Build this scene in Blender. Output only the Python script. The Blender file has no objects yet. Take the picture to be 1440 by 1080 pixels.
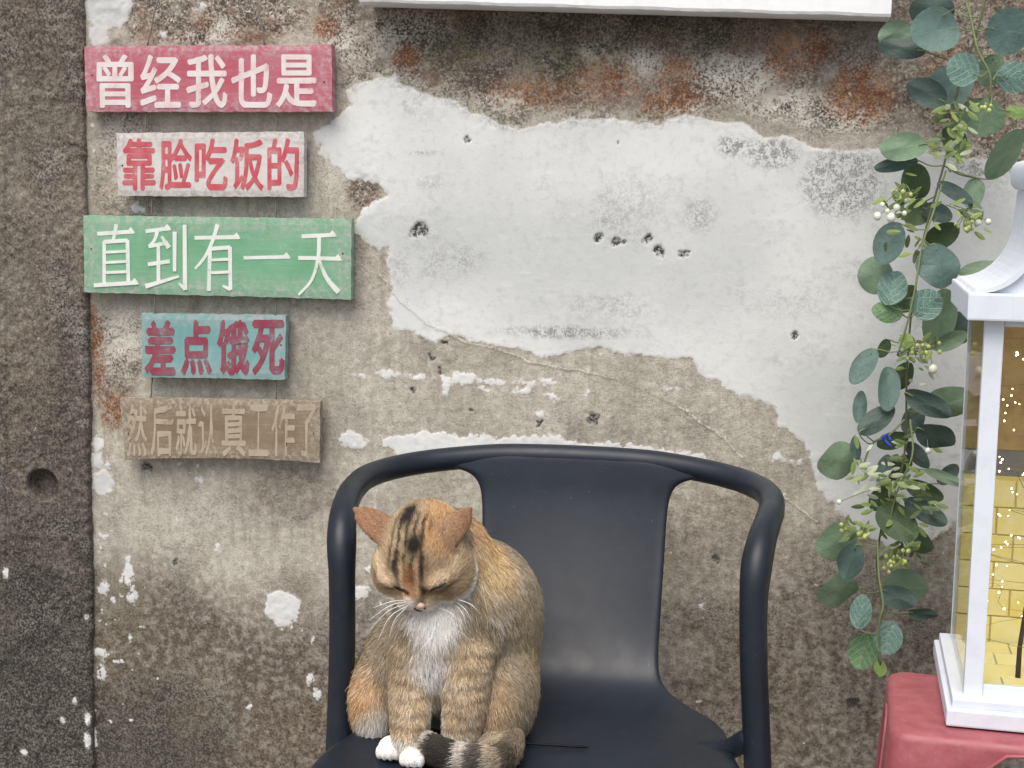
import bpy, bmesh, math, random
import numpy as np
from mathutils import Vector, Matrix

# ------------------------------------------------------------------ camera
F_PX, PW, PH = 2000.0, 1440.0, 1080.0
YAW, PITCH, ROLL = math.radians(10.0), math.radians(7.9), 0.012
CAM = Vector((0.40, -2.27, 1.16))
_r0 = Vector((math.cos(YAW), math.sin(YAW), 0))
_f = Vector((-math.sin(YAW) * math.cos(PITCH), math.cos(YAW) * math.cos(PITCH), -math.sin(PITCH)))
_u0 = _r0.cross(_f)
_r = _r0 * math.cos(ROLL) + _u0 * math.sin(ROLL)
_u = _u0 * math.cos(ROLL) - _r0 * math.sin(ROLL)

scene = bpy.context.scene
col = scene.collection
cd = bpy.data.cameras.new("camera")
cd.sensor_width = 36.0
cd.lens = F_PX / PW * 36.0
cd.clip_start, cd.clip_end = 0.05, 500.0
cam = bpy.data.objects.new("camera", cd)
col.objects.link(cam)
cam.matrix_world = Matrix(((_r.x, _u.x, -_f.x, CAM.x), (_r.y, _u.y, -_f.y, CAM.y), (_r.z, _u.z, -_f.z, CAM.z), (0, 0, 0, 1)))
scene.camera = cam

# ------------------------------------------------------------------ light
SUN_EL, SUN_AZ = math.radians(58), math.radians(-12)     # azimuth from -y towards -x (light comes from front, a little left)
sd = Vector((math.sin(SUN_AZ) * math.cos(SUN_EL), -math.cos(SUN_AZ) * math.cos(SUN_EL), math.sin(SUN_EL)))
world = bpy.data.worlds.new("World")
scene.world = world
world.use_nodes = True
wn = world.node_tree.nodes
wl = world.node_tree.links
wn.clear()
sky = wn.new("ShaderNodeTexSky")
sky.sky_type = 'NISHITA'
sky.sun_disc = False
sky.sun_elevation = SUN_EL
sky.sun_rotation = math.atan2(sd.x, sd.y)
sky.air_density, sky.dust_density, sky.ozone_density = 1.0, 4.0, 0.8
bgn = wn.new("ShaderNodeBackground")
bgn.inputs[1].default_value = 0.125
wo = wn.new("ShaderNodeOutputWorld")
wl.new(sky.outputs[0], bgn.inputs[0])
wl.new(bgn.outputs[0], wo.inputs[0])
sl = bpy.data.lights.new("sun", 'SUN')
sl.energy = 1.7
sl.angle = math.radians(50)
sl.color = (1.0, 0.965, 0.90)
so = bpy.data.objects.new("sun", sl)
so.rotation_euler = sd.to_track_quat('Z', 'Y').to_euler()
so.location = (0, -2, 5)
col.objects.link(so)
scene.view_settings.view_transform = 'Standard'
scene.view_settings.look = 'None'
scene.view_settings.exposure = 0.48
scene.view_settings.gamma = 1.0
scene.render.engine = 'CYCLES'
scene.cycles.use_denoising = True
scene.cycles.max_bounces = 6
scene.cycles.diffuse_bounces = 3
scene.cycles.transparent_max_bounces = 16

# ------------------------------------------------------------------ helpers
def at(px, py, Y):
    """Point of the plane y = Y that stands at a given place of the 1440 x 1080 photograph."""
    d = _f + _r * ((px - PW / 2) / F_PX) - _u * ((py - PH / 2) / F_PX)
    return CAM + d * ((Y - CAM.y) / d.y)

def at_z(px, py, Z):
    d = _f + _r * ((px - PW / 2) / F_PX) - _u * ((py - PH / 2) / F_PX)
    return CAM + d * ((Z - CAM.z) / d.z)

def px_size(p):
    return (Vector(p) - CAM).dot(_f) / F_PX          # metres per photo pixel at point p

def link(o, parent=None):
    col.objects.link(o)
    if parent is not None:
        o.parent = parent
        o.matrix_parent_inverse = Matrix.Identity(4)
    return o

def mesh_obj(name, me, mat=None, parent=None, smooth=False):
    if mat is not None and not me.materials:
        me.materials.append(mat)
    if smooth:
        me.polygons.foreach_set('use_smooth', np.ones(len(me.polygons), dtype=bool))
    return link(bpy.data.objects.new(name, me), parent)

def bm_obj(name, bm, mat=None, parent=None, smooth=False, origin=None):
    me = bpy.data.meshes.new(name)
    bm.normal_update()
    bm.to_mesh(me)
    bm.free()
    return mesh_obj(name, me, mat, parent, smooth)

def thing(name, label, cat, loc=(0, 0, 0), group=None):
    o = bpy.data.objects.new(name, None)
    o.empty_display_size = 0.05
    o.location = loc
    col.objects.link(o)
    return tag(o, label, cat, group)

def tag(o, label, cat, group=None, kind=None):
    o['label'] = label
    o['category'] = cat
    if group: o['group'] = group
    if kind: o['kind'] = kind
    return o

def local(o, pts):
    return [Vector(p) - o.location for p in pts]

def catmull(P, n=8):
    P = [Vector(p) for p in P]
    Q = [P[0] * 2 - P[1]] + P + [P[-1] * 2 - P[-2]]
    out = []
    for i in range(1, len(Q) - 2):
        a, b, c, d = Q[i - 1:i + 3]
        for k in range(n):
            t = k / n
            out.append(0.5 * ((2 * b) + (c - a) * t + (2 * a - 5 * b + 4 * c - d) * t * t + (3 * b - a - 3 * c + d) * t ** 3))
    out.append(P[-1])
    return out

def tube(bm, P, R, seg=8, squash=None, cap=True):
    P = [Vector(p) for p in P]
    n = len(P)
    if not hasattr(R, '__len__'): R = [R] * n
    t0 = (P[1] - P[0]).normalized()
    ref = Vector((0, 0, 1)) if abs(t0.z) < 0.9 else Vector((0, 1, 0))
    a = t0.cross(ref).normalized()
    rings = []
    for i in range(n):
        t = (P[min(i + 1, n - 1)] - P[max(i - 1, 0)])
        if t.length < 1e-9: t = t0.copy()
        t.normalize()
        a = (a - t * a.dot(t))
        a.normalize()
        b = t.cross(a)
        ring = []
        for k in range(seg):
            th = 2 * math.pi * k / seg
            o = (a * math.cos(th) + b * math.sin(th)) * R[i]
            ring.append(bm.verts.new(P[i] + o))
        rings.append(ring)
    for i in range(n - 1):
        for k in range(seg):
            bm.faces.new((rings[i][k], rings[i][(k + 1) % seg], rings[i + 1][(k + 1) % seg], rings[i + 1][k]))
    if cap:
        bm.faces.new(list(reversed(rings[0])))
        bm.faces.new(rings[-1])

def box(bm, lo, hi, bevel=0.0, seg=2):
    vs = [bm.verts.new((x, y, z)) for x in (lo[0], hi[0]) for y in (lo[1], hi[1]) for z in (lo[2], hi[2])]
    fs = [(0, 1, 3, 2), (4, 6, 7, 5), (0, 4, 5, 1), (2, 3, 7, 6), (0, 2, 6, 4), (1, 5, 7, 3)]
    faces = [bm.faces.new([vs[i] for i in f]) for f in fs]
    if bevel > 0:
        es = list({e for f in faces for e in f.edges})
        bmesh.ops.bevel(bm, geom=es, offset=bevel, segments=seg, affect='EDGES', profile=0.6)

# ---- numpy value noise
_tabs = {}
def vnoise(x, y, freq, seed):
    if seed not in _tabs:
        _tabs[seed] = np.random.RandomState(seed).rand(256, 256).astype(np.float32)
    T = _tabs[seed]
    X = x * freq + seed * 7.31
    Y = y * freq + seed * 3.17
    xi = np.floor(X).astype(np.int64); yi = np.floor(Y).astype(np.int64)
    fx = (X - xi).astype(np.float32); fy = (Y - yi).astype(np.float32)
    fx = fx * fx * (3 - 2 * fx); fy = fy * fy * (3 - 2 * fy)
    a = T[xi & 255, yi & 255]; b = T[(xi + 1) & 255, yi & 255]
    c = T[xi & 255, (yi + 1) & 255]; d = T[(xi + 1) & 255, (yi + 1) & 255]
    return (a + (b - a) * fx) * (1 - fy) + (c + (d - c) * fx) * fy

def fbm(x, y, freq, seed, octv=4, gain=0.5):
    s = np.zeros_like(x, dtype=np.float32); amp = 1.0; tot = 0.0
    for k in range(octv):
        s += amp * (vnoise(x, y, freq * 2 ** k, seed + k) - 0.5)
        tot += amp; amp *= gain
    return s / tot * 2.0                                   # about -1..1

def poly_sd(x, y, poly):
    """signed distance, positive inside"""
    d = np.full(x.shape, 1e9, dtype=np.float32)
    inside = np.zeros(x.shape, dtype=bool)
    n = len(poly)
    for i in range(n):
        x0, y0 = poly[i]; x1, y1 = poly[(i + 1) % n]
        ex, ey = x1 - x0, y1 - y0
        wx, wy = x - x0, y - y0
        t = np.clip((wx * ex + wy * ey) / (ex * ex + ey * ey + 1e-12), 0, 1)
        d = np.minimum(d, (wx - ex * t) ** 2 + (wy - ey * t) ** 2)
        c = ((y0 <= y) & (y1 > y)) | ((y1 <= y) & (y0 > y))
        with np.errstate(divide='ignore', invalid='ignore'):
            xi = x0 + (y - y0) * ex / (ey if abs(ey) > 1e-12 else 1e-12)
        inside ^= c & (x < xi)
    d = np.sqrt(d)
    return np.where(inside, d, -d)

def line_d(x, y, pl):
    d = np.full(x.shape, 1e9, dtype=np.float32)
    for (x0, y0), (x1, y1) in zip(pl[:-1], pl[1:]):
        ex, ey = x1 - x0, y1 - y0
        t = np.clip(((x - x0) * ex + (y - y0) * ey) / (ex * ex + ey * ey + 1e-12), 0, 1)
        d = np.minimum(d, (x - x0 - ex * t) ** 2 + (y - y0 - ey * t) ** 2)
    return np.sqrt(d)

# ---- shader helpers
class NT:
    def __init__(s, name, rough=0.6, spec=0.3):
        s.m = bpy.data.materials.new(name)
        s.m.use_nodes = True
        s.t = s.m.node_tree
        s.n = s.t.nodes
        s.l = s.t.links
        s.b = s.n['Principled BSDF']
        s.b.inputs['Roughness'].default_value = rough
        s.b.inputs['Specular IOR Level'].default_value = spec
        s._tc = None
    def tc(s, out='Object'):
        if s._tc is None: s._tc = s.n.new('ShaderNodeTexCoord')
        return s._tc.outputs[out]
    def put(s, sock, v):
        if hasattr(v, 'is_linked') or hasattr(v, 'links'): s.l.new(v, sock)
        elif isinstance(v, (tuple, list)) and len(v) == 3 and sock.type == 'RGBA': sock.default_value = (*v, 1)
        else: sock.default_value = v
    def noise(s, scale, detail=4, rough=0.55, vec=None, dist=0.0):
        n = s.n.new('ShaderNodeTexNoise')
        n.inputs['Scale'].default_value = scale
        n.inputs['Detail'].default_value = detail
        n.inputs['Roughness'].default_value = rough
        n.inputs['Distortion'].default_value = dist
        s.l.new(vec if vec is not None else s.tc(), n.inputs['Vector'])
        return n.outputs['Fac']
    def vor(s, scale, feature='F1', out='Distance', vec=None, rnd=1.0):
        n = s.n.new('ShaderNodeTexVoronoi')
        n.feature = feature
        n.inputs['Scale'].default_value = scale
        n.inputs['Randomness'].default_value = rnd
        s.l.new(vec if vec is not None else s.tc(), n.inputs['Vector'])
        return n.outputs[out]
    def vmul(s, v, k):
        n = s.n.new('ShaderNodeVectorMath'); n.operation = 'MULTIPLY'
        s.l.new(v, n.inputs[0]); n.inputs[1].default_value = k
        return n.outputs[0]
    def attr(s, name, out='Fac'):
        n = s.n.new('ShaderNodeAttribute'); n.attribute_name = name
        return n.outputs[out]
    def math(s, op, a, b=0.0, clamp=False):
        n = s.n.new('ShaderNodeMath'); n.operation = op; n.use_clamp = clamp
        s.put(n.inputs[0], a); s.put(n.inputs[1], b)
        return n.outputs[0]
    def map(s, v, a, b, c=0.0, d=1.0, smooth=True):
        n = s.n.new('ShaderNodeMapRange')
        n.interpolation_type = 'SMOOTHSTEP' if smooth else 'LINEAR'
        s.put(n.inputs['Value'], v)
        n.inputs['From Min'].default_value = a; n.inputs['From Max'].default_value = b
        n.inputs['To Min'].default_value = c; n.inputs['To Max'].default_value = d
        return n.outputs[0]
    def mix(s, f, a, b, mode='MIX'):
        n = s.n.new('ShaderNodeMix'); n.data_type = 'RGBA'; n.blend_type = mode
        n.clamp_factor = True
        s.put(n.inputs[0], f); s.put(n.inputs[6], a); s.put(n.inputs[7], b)
        return n.outputs[2]
    def bump(s, h, strength=0.3, dist=0.002, prev=None):
        n = s.n.new('ShaderNodeBump')
        n.inputs['Strength'].default_value = strength
        n.inputs['Distance'].default_value = dist
        s.put(n.inputs['Height'], h)
        if prev is not None: s.l.new(prev, n.inputs['Normal'])
        return n.outputs[0]
    def done(s, color=None, normal=None, rough=None):
        if color is not None: s.put(s.b.inputs['Base Color'], color)
        if normal is not None: s.l.new(normal, s.b.inputs['Normal'])
        if rough is not None: s.put(s.b.inputs['Roughness'], rough)
        return s.m

# ------------------------------------------------------------------ materials of the wall
def wall_material(name):
    k = NT(name, .88, .25)
    n1 = k.attr('tone'); streak = k.attr('streak'); hs = k.attr('lay'); mott = k.attr('mott')     # broad mottling, -1..1
    n2 = k.noise(70, 4, .68)
    n3 = k.noise(260, 3, .72)
    n4 = k.noise(650, 1, .6)
    clu = k.attr('clu'); hue = k.attr('hue')
    n3r = n3
    n3 = k.math('ADD', n3, k.math('MULTIPLY', clu, k.attr('cluster')))                    # grit gathers in clusters
    # plain concrete, warm grey
    c = k.mix(k.map(n1, -.5, .5), (.435, .412, .338), (.565, .54, .455))
    c = k.mix(k.map(n2, .36, .66, .42, 0), c, (.23, .20, .158))
    c = k.mix(k.map(streak, -.1, .8, 0, .5), c, (.24, .21, .165))
    c = k.mix(k.map(n3, .52, .70, 0, .5), c, (.20, .174, .135))
    c = k.mix(k.map(n3, .30, .44, .4, 0), c, (.62, .575, .48))
    c = k.mix(k.map(n4, .58, .72, 0, .5), c, (.15, .135, .11))
    # bare aggregate: grains of differing stone
    cell2 = k.vor(300, out='Color')
    sep2 = k.n.new('ShaderNodeSeparateColor'); k.l.new(cell2, sep2.inputs[0])
    ag = k.mix(sep2.outputs[0], (.075, .062, .048), (.40, .345, .275))
    ag = k.mix(k.map(sep2.outputs[1], .74, .95, 0, .9), ag, (.60, .55, .48))
    ag = k.mix(k.map(n3, .50, .66, 0, .9), ag, (.045, .038, .032))
    ag = k.mix(k.map(n3, .32, .44, .55, 0), ag, (.50, .45, .375))
    ag = k.mix(k.map(n2, .44, .66, 0, .45), ag, (.15, .115, .08))
    ag = k.mix(k.map(hue, .08, .4, 0, .62), ag, (.235, .15, .10))
    ag = k.mix(k.map(hue, -.40, -.1, .62, 0), ag, (.40, .375, .325))
    agm = k.attr('agg')
    c = k.mix(k.map(k.math('ADD', agm, k.math('MULTIPLY', k.math('SUBTRACT', n2, .5), 1.1)), .25, .75), c, ag)
    # brown grime and damp stain
    br = k.attr('brown')
    brn = k.math('MULTIPLY', br, k.map(n2, .25, .72, 1.35, .5), clamp=True)
    gr = k.mix(k.map(n3, .34, .64), (.19, .152, .112), (.068, .053, .040))
    gr = k.mix(k.map(n1, -.4, .4, 0, .45), gr, (.12, .10, .082))
    c = k.mix(brn, c, gr)
    # pale lime bloom and green algae
    c = k.mix(k.math('MULTIPLY', k.attr('lime'), k.map(n3, .62, .42), clamp=True), c, (.56, .54, .47))
    c = k.mix(k.math('MULTIPLY', k.attr('algae'), k.map(n2, .4, .6), clamp=True), c, k.mix(k.map(n3, .35, .6), (.19, .18, .10), (.06, .056, .035)))
    # dark stain and other darker patches
    c = k.mix(k.math('MULTIPLY', k.attr('dark'), k.map(n3, .3, .62, .65, 1.15), clamp=True), c, k.mix(k.map(n3, .35, .6), (.125, .117, .103), (.032, .030, .028)))
    # rust
    ru = k.math('MULTIPLY', k.attr('rust'), k.map(k.math('ADD', k.math('MULTIPLY', n2, .6), k.math('MULTIPLY', n3, .4)), .36, .58), clamp=True)
    c = k.mix(ru, c, k.mix(k.map(n3, .35, .62), (.40, .225, .13), (.15, .068, .040)))
    # paint and its flakes
    n3 = n3r
    sdv = k.math('ADD', k.attr('paint'), k.math('ADD', k.math('MULTIPLY', k.math('SUBTRACT', n2, .5), .009), k.math('MULTIPLY', k.math('SUBTRACT', n3, .5), .012)))
    pm = k.map(sdv, -.0012, .0018)
    pc = k.mix(k.map(mott, -.5, .5), (.54, .56, .545), (.685, .70, .68))
    pc = k.mix(k.map(n2, .48, .72, 0, .38), pc, (.43, .44, .425))
    pc = k.mix(k.map(hs, .25, .9, 0, .5), pc, (.50, .51, .505))
    pc = k.mix(k.map(hs, -.9, -.3, .4, 0), pc, (.78, .78, .76))
    wn_ = k.math('ADD', k.math('MULTIPLY', n2, .45), k.math('MULTIPLY', n3, .55))
    worn = k.math('MULTIPLY', k.attr('worn'), k.map(wn_, .44, .56), clamp=True)
    pc = k.mix(worn, pc, k.mix(k.map(n4, .4, .6), (.16, .16, .155), (.42, .42, .41)))
    pc = k.mix(k.map(sdv, .0, .012, .4, 0), pc, (.66, .65, .61))
    pc = k.mix(k.map(n2, .70, .78, 0, .6), pc, (.30, .30, .285))
    c = k.mix(pm, c, pc)
    cr = k.math('ADD', k.attr('scar'), k.math('MULTIPLY', k.math('SUBTRACT', n3, .5), .008))
    c = k.mix(k.map(cr, .0018, .0002, 0, .7), c, (.66, .62, .54))
    c = k.mix(k.map(k.math('ABSOLUTE', k.math('SUBTRACT', cr, .0030)), .0, .0008, .4, 0), c, (.16, .145, .12))
    pt = k.math('MULTIPLY', k.attr('pit'), k.map(n3, .38, .62, 1.5, .3), clamp=True)
    c = k.mix(pt, c, k.mix(n4, (.02, .02, .02), (.08, .078, .072)))
    hgt = k.math('ADD', k.math('MULTIPLY', n3, -.7), k.math('MULTIPLY', n2, .6))
    hgt = k.math('MULTIPLY', hgt, k.map(pm, 0, 1, 1, .25))
    hgt = k.math('ADD', hgt, k.math('MULTIPLY', pm, .12))
    return k.done(c, k.bump(hgt, .65, .003), .9)

WALL_MAT = wall_material('weathered_concrete')

def uv_px(lst, Y=0.0):
    return [(at(a, b, Y).x, at(a, b, Y).z) for a, b in lst]

def grid_mesh(name, X, Z, H, attrs, flipY=-1.0, base=0.0):
    nx, nz = len(X), len(Z)
    GX, GZ = np.meshgrid(X, Z)
    co = np.empty((nz * nx, 3), dtype=np.float32)
    co[:, 0] = GX.ravel(); co[:, 2] = GZ.ravel(); co[:, 1] = base + flipY * H.ravel()
    i = np.arange((nz - 1) * (nx - 1)); r, c = i // (nx - 1), i % (nx - 1)
    a = r * nx + c
    q = np.stack([a, a + 1, a + nx + 1, a + nx], 1).astype(np.int32)
    me = bpy.data.meshes.new(name)
    me.vertices.add(len(co)); me.vertices.foreach_set('co', co.ravel())
    me.loops.add(q.size); me.loops.foreach_set('vertex_index', q.ravel())
    me.polygons.add(len(q)); me.polygons.foreach_set('loop_start', np.arange(0, q.size, 4, dtype=np.int32))
    me.update(calc_edges=True)
    for nm, v in attrs.items():
        at_ = me.attributes.new(nm, 'FLOAT', 'POINT')
        at_.data.foreach_set('value', np.ascontiguousarray(v.ravel(), dtype=np.float32))
    return me

def axis(a, b, lo, hi, step, coarse=0.03):
    parts = []
    if a < lo: parts.append(np.arange(a, lo, coarse))
    parts.append(np.arange(lo, hi, step))
    parts.append(np.arange(hi, b + coarse, coarse))
    return np.concatenate(parts)

def ell(x, z, px, py, rx, ry, Y=0.0, ang=0.0):
    """soft ellipse in wall coordinates, centre and radii given in photo pixels: 1 at the centre, 0 on the rim"""
    p = at(px, py, Y); s = px_size(p)
    dx, dz = (x - p.x) / (rx * s), (z - p.z) / (ry * s)
    if ang:
        c_, s_ = math.cos(ang), math.sin(ang)
        dx, dz = ((x - p.x) * c_ + (z - p.z) * s_) / (rx * s), (-(x - p.x) * s_ + (z - p.z) * c_) / (ry * s)
    return 1.0 - np.sqrt(dx * dx + dz * dz)

# ------------------------------------------------------------------ ground
def ground():
    k = NT('paving', .85, .3)
    n = k.noise(3, 6, .6)
    c = k.mix(k.map(n, .3, .7), (.16, .15, .135), (.27, .25, .225))
    c = k.mix(k.map(k.noise(120, 3, .6), .5, .7, 0, .5), c, (.11, .10, .09))
    bm = bmesh.new()
    bmesh.ops.create_grid(bm, x_segments=40, y_segments=40, size=60)
    for v in bm.verts: v.co.y -= 0.0
    o = bm_obj('ground', bm, k.done(c, k.bump(n, .3, .01)))
    o['kind'] = 'structure'
ground()

# ------------------------------------------------------------------ wall
PILLAR_TOP, PILLAR_BOT = at(121, -40, 0), at(137, 1120, 0)
def pillar_edge(z):
    t = (PILLAR_TOP.z - z) / (PILLAR_TOP.z - PILLAR_BOT.z)
    return PILLAR_TOP.x + (PILLAR_BOT.x - PILLAR_TOP.x) * t

PAINT = [(512, 112), (545, 109), (575, 122), (600, 130), (640, 141), (660, 158), (700, 172), (735, 183), (760, 172), (800, 168), (850, 165), (900, 173),
         (935, 170), (960, 160), (1000, 170), (1040, 176), (1075, 192), (1110, 195), (1150, 206), (1200, 213), (1260, 205), (1330, 216), (1440, 236),
         (1640, 250), (1660, 690), (1400, 700), (1335, 742), (1300, 770), (1245, 768), (1200, 745), (1172, 714), (1150, 690), (1141, 650), (1126, 622), (1097, 597), (1092, 572),
         (1040, 555), (1003, 536), (985, 530), (975, 505), (920, 500), (880, 497), (840, 489), (800, 498), (760, 501), (730, 487), (690, 485), (660, 478),
         (640, 470), (613, 484), (585, 470), (556, 461), (545, 430), (549, 390), (540, 370), (546, 350), (530, 357), (510, 341), (495, 330), (500, 310),
         (512, 290), (541, 275), (531, 256), (490, 250), (465, 231), (450, 203), (438, 187), (470, 166), (491, 147), (484, 126)]
CHIPS = [(628, 540, 7, 14), (652, 532, 18, 9), (690, 537, 30, 4), (735, 549, 12, 4), (770, 537, 16, 4), (545, 527, 14, 5), (585, 531, 10, 4), (505, 529, 9, 4),
         (497, 620, 18, 11), (760, 583, 6, 5), (775, 557, 10, 5), (680, 548, 7, 4), (950, 546, 11, 3), (826, 553, 3, 7), (457, 216, 7, 7), (447, 200, 5, 5),
         (1092, 643, 8, 5), (1122, 648, 8, 4), (398, 855, 22, 22), (400, 874, 14, 9), (306, 770, 4, 6), (282, 680, 3, 8), (145, 680, 13, 16), (139, 622, 6, 11), (136, 648, 7, 9), (150, 655, 4, 4),
         (253, 653, 3, 3), (986, 853, 3, 3), (985, 987, 3, 2), (352, 993, 3, 3), (440, 900, 5, 4), (436, 955, 4, 6), (447, 975, 4, 5), (180, 805, 7, 16),
         (147, 828, 6, 9), (160, 845, 5, 5), (187, 840, 6, 9), (143, 917, 9, 6), (145, 945, 5, 9), (130, 1035, 5, 14), (300, 662, 3, 4), (555, 110, 5, 6),
         (152, 12, 30, 26), (140, 50, 12, 14), (230, 50, 6, 7), (285, 8, 5, 5), (505, 832, 14, 9), (518, 800, 8, 5), (1060, 990, 3, 3), (175, 145, 10, 5), (195, 293, 9, 6)]

def mottle(x, z):
    qx = x + fbm(x, z, 12, 541, 3) * .03; qz = z + fbm(x, z, 12, 551, 3) * .03
    return dict(clu=np.clip(fbm(qx, qz, 26, 561, 4, .65) * 1.5, -1, 1), hue=fbm(qx, qz, 13, 571, 4, .6), tone=fbm(x, z, 9, 501, 4), streak=fbm(x * 7, z, 16, 511, 4, .6), lay=fbm(x, z * 4.3, 28, 521, 4, .6), mott=fbm(x, z, 4.5, 531, 4))

def build_wall():
    e = 0.0022
    X = axis(-2.6, 3.4, at(95, 500, 0).x, at(1480, 500, 0).x, e)
    Z = axis(0.0, 3.0, at(300, 1110, 0).z, at(720, -30, 0).z, e)
    x, z = [a.astype(np.float32) for a in np.meshgrid(X, Z)]
    wob = fbm(x, z, 22, 11, 5) * .010 + fbm(x, z, 110, 31, 3) * .005
    wx = x + fbm(x, z, 45, 51, 4, .7) * .0085; wz = z + fbm(x, z, 45, 61, 4, .7) * .0085
    sdp = poly_sd(wx, wz, uv_px(PAINT)) + wob * .40
    sdf = sdp
    cxn = x + fbm(x, z, 95, 53, 3, .7) * .0055; czn = z + fbm(x, z, 95, 63, 3, .7) * .0055
    brk = fbm(x, z, 170, 73, 2, .7) * .0032 - .0004
    for cx, cy, rx, ry in CHIPS:
        sdf = np.maximum(sdf, (ell(cxn, czn, cx, cy, rx * 1.2, ry * 1.2) * min(rx, ry) / 870) + wob * .25 + brk)
    # ragged white line just above the chair back
    strip = uv_px([(525, 612), (600, 609), (700, 612), (770, 611), (840, 622), (900, 626), (995, 637), (992, 650), (700, 640), (560, 640), (540, 628)])
    sdf = np.maximum(sdf, poly_sd(cxn, czn, strip) + wob * .7 - .0012 + brk * 1.3)
    for pl, w in (([(500, 527), (590, 530), (700, 538), (770, 540)], .0016), ([(660, 612), (990, 636)], .003), ([(1060, 645), (1135, 650)], .0012)):
        sdf = np.maximum(sdf, w - line_d(cxn, czn, uv_px(pl)) + wob * .7 - .002)
    # scattered flecks, many of them by the pillar
    fl = fbm(x, z, 75, 71, 3, .6)
    near = np.clip(ell(x, z, 150, 830, 95, 300), 0, 1) + .8 * np.clip(ell(x, z, 160, 120, 80, 330), 0, 1)
    sdf = np.maximum(sdf, (fl - (.74 - .36 * np.clip(near, 0, 1))) * .02)
    scar = line_d(x + wob * .3, z + wob * .3, uv_px([(532, 385), (560, 420), (600, 455), (650, 480), (700, 490), (745, 508), (800, 520), (870, 532)]))
    scar = np.minimum(scar, line_d(x + wob * .3, z + wob * .3, uv_px([(955, 572), (985, 592), (1020, 618), (1055, 655), (1100, 697), (1150, 735)])))
    scar2 = line_d(x, z, uv_px([(870, 535), (905, 548), (950, 570)])) + .0012
    scar = np.minimum(scar, scar2)
    b = lambda *a, **q: np.clip(ell(x, z, *a, **q), 0, 1)
    n_lo = fbm(x, z, 5, 81, 4)
    n_mid = fbm(x, z, 16, 91, 4)
    # bare aggregate band under the white board and at the left top
    topline = uv_px([(400, -60), (480, 100), (560, 120), (680, 165), (760, 165), (960, 160), (1100, 190), (1300, 205), (1440, 230), (1700, 250), (1700, -400), (400, -400)])
    band = poly_sd(x, z, topline)
    agg = np.clip(.5 + (band + n_mid * .03) / .06, 0, 1) * .85
    agg = np.maximum(agg, np.clip(b(300, 20, 190, 70) * 2 + n_mid * .4, 0, .8))
    agg = np.maximum(agg, np.clip(b(180, 250, 90, 260) * 1.1 + n_mid * .3, 0, .55))
    agg = np.maximum(agg, np.clip(b(510, 270, 40, 40) * 1.4 + n_mid * .3, 0, .8))
    agg = np.maximum(agg, np.clip(b(160, 500, 60, 120) * 1.2 + n_mid * .3, 0, .6))
    brown = np.clip(.12 + (band + .02) / .2, 0, .55) * (band > -.05)
    brown = np.maximum(brown, np.clip(b(300, 1070, 410, 360) * 3.0 + n_lo * .7 + n_mid * .35 - .12, 0, 1))
    brown = np.maximum(brown, np.clip(b(1200, 1000, 400, 350) * 1.8 + n_lo * .4 + n_mid * .35 - .1, 0, .85))
    brown = np.maximum(brown, np.clip(b(1010, 780, 150, 130) * 1.1 + n_mid * .3, 0, .45))
    brown = np.maximum(brown, np.clip(b(420, 690, 120, 60) * 1.2 + n_mid * .5 - .1, 0, .5))
    brown = np.maximum(brown, np.clip(.9 - (z - .1) / .35, 0, .9))
    brown = np.maximum(brown, .05 + .16 * n_lo)
    dark = np.clip(b(190, 1060, 230, 170) * 1.3 + n_mid * .6 + n_lo * .3 - .25, 0, .75)
    dark = np.maximum(dark, np.clip(b(880, 40, 420, 40) * .9 + n_mid * .3, 0, .5))  # darker strip just below the white board
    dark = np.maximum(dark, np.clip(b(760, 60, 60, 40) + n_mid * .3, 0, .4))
    rust = np.zeros_like(x)
    for cx, cy, rx, ry, w in ((1210, 135, 62, 52, 2.6), (1130, 68, 60, 36, 2.6), (1100, 85, 30, 40, 1.6), (950, 105, 36, 34, 2.2), (570, 80, 30, 26, 1.8), (455, 38, 26, 22, 1.8),
                              (135, 500, 14, 90, 2.0), (160, 580, 28, 40, 1.6), (740, 130, 90, 36, 1.2), (860, 115, 80, 48, 1.4), (940, 140, 70, 34, 1.5), (380, 60, 20, 18, 1),
                              (1330, 110, 60, 60, .9), (280, 30, 30, 20, .8), (130, 455, 9, 40, 1.6)):
        rust = np.maximum(rust, np.clip(b(cx, cy, rx, ry) * w + n_mid * .35 - .08, 0, 1) * (b(cx, cy, rx * 1.2, ry * 1.2) > 0))
    rust *= (sdp < .002)
    lime = np.zeros_like(x); algae = np.zeros_like(x)
    for cx, cy, rx, ry, w in ((1030, 120, 90, 60, 1.1), (900, 90, 50, 40, 1.0), (1100, 150, 110, 35, 1.3), (560, 45, 90, 40, .8), (700, 150, 60, 30, 1.0), (1170, 170, 90, 30, 1.2), (960, 150, 60, 18, 1.2), (480, 60, 60, 60, .8), (840, 70, 40, 25, .8), (300, 45, 60, 30, .9), (170, 200, 60, 130, .7), (175, 480, 50, 70, .9), (250, 730, 110, 70, .5), (470, 250, 50, 60, .8)):
        lime = np.maximum(lime, np.clip(b(cx, cy, rx, ry) * w * 1.5 + n_mid * .6 - .1, 0, 1))
    for cx, cy, rx, ry, w in ((640, 70, 90, 40, 1.2), (780, 90, 80, 50, 1.2), (860, 80, 60, 50, 1.0), (1010, 60, 40, 40, 1.0), (700, 40, 100, 30, 1.0), (240, 1000, 120, 80, .5), (150, 900, 60, 120, .5), (180, 860, 50, 120, .7)):
        algae = np.maximum(algae, np.clip(b(cx, cy, rx, ry) * w * 1.4 + n_mid * .5 - .1, 0, .9))
    worn = np.zeros_like(x)
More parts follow.
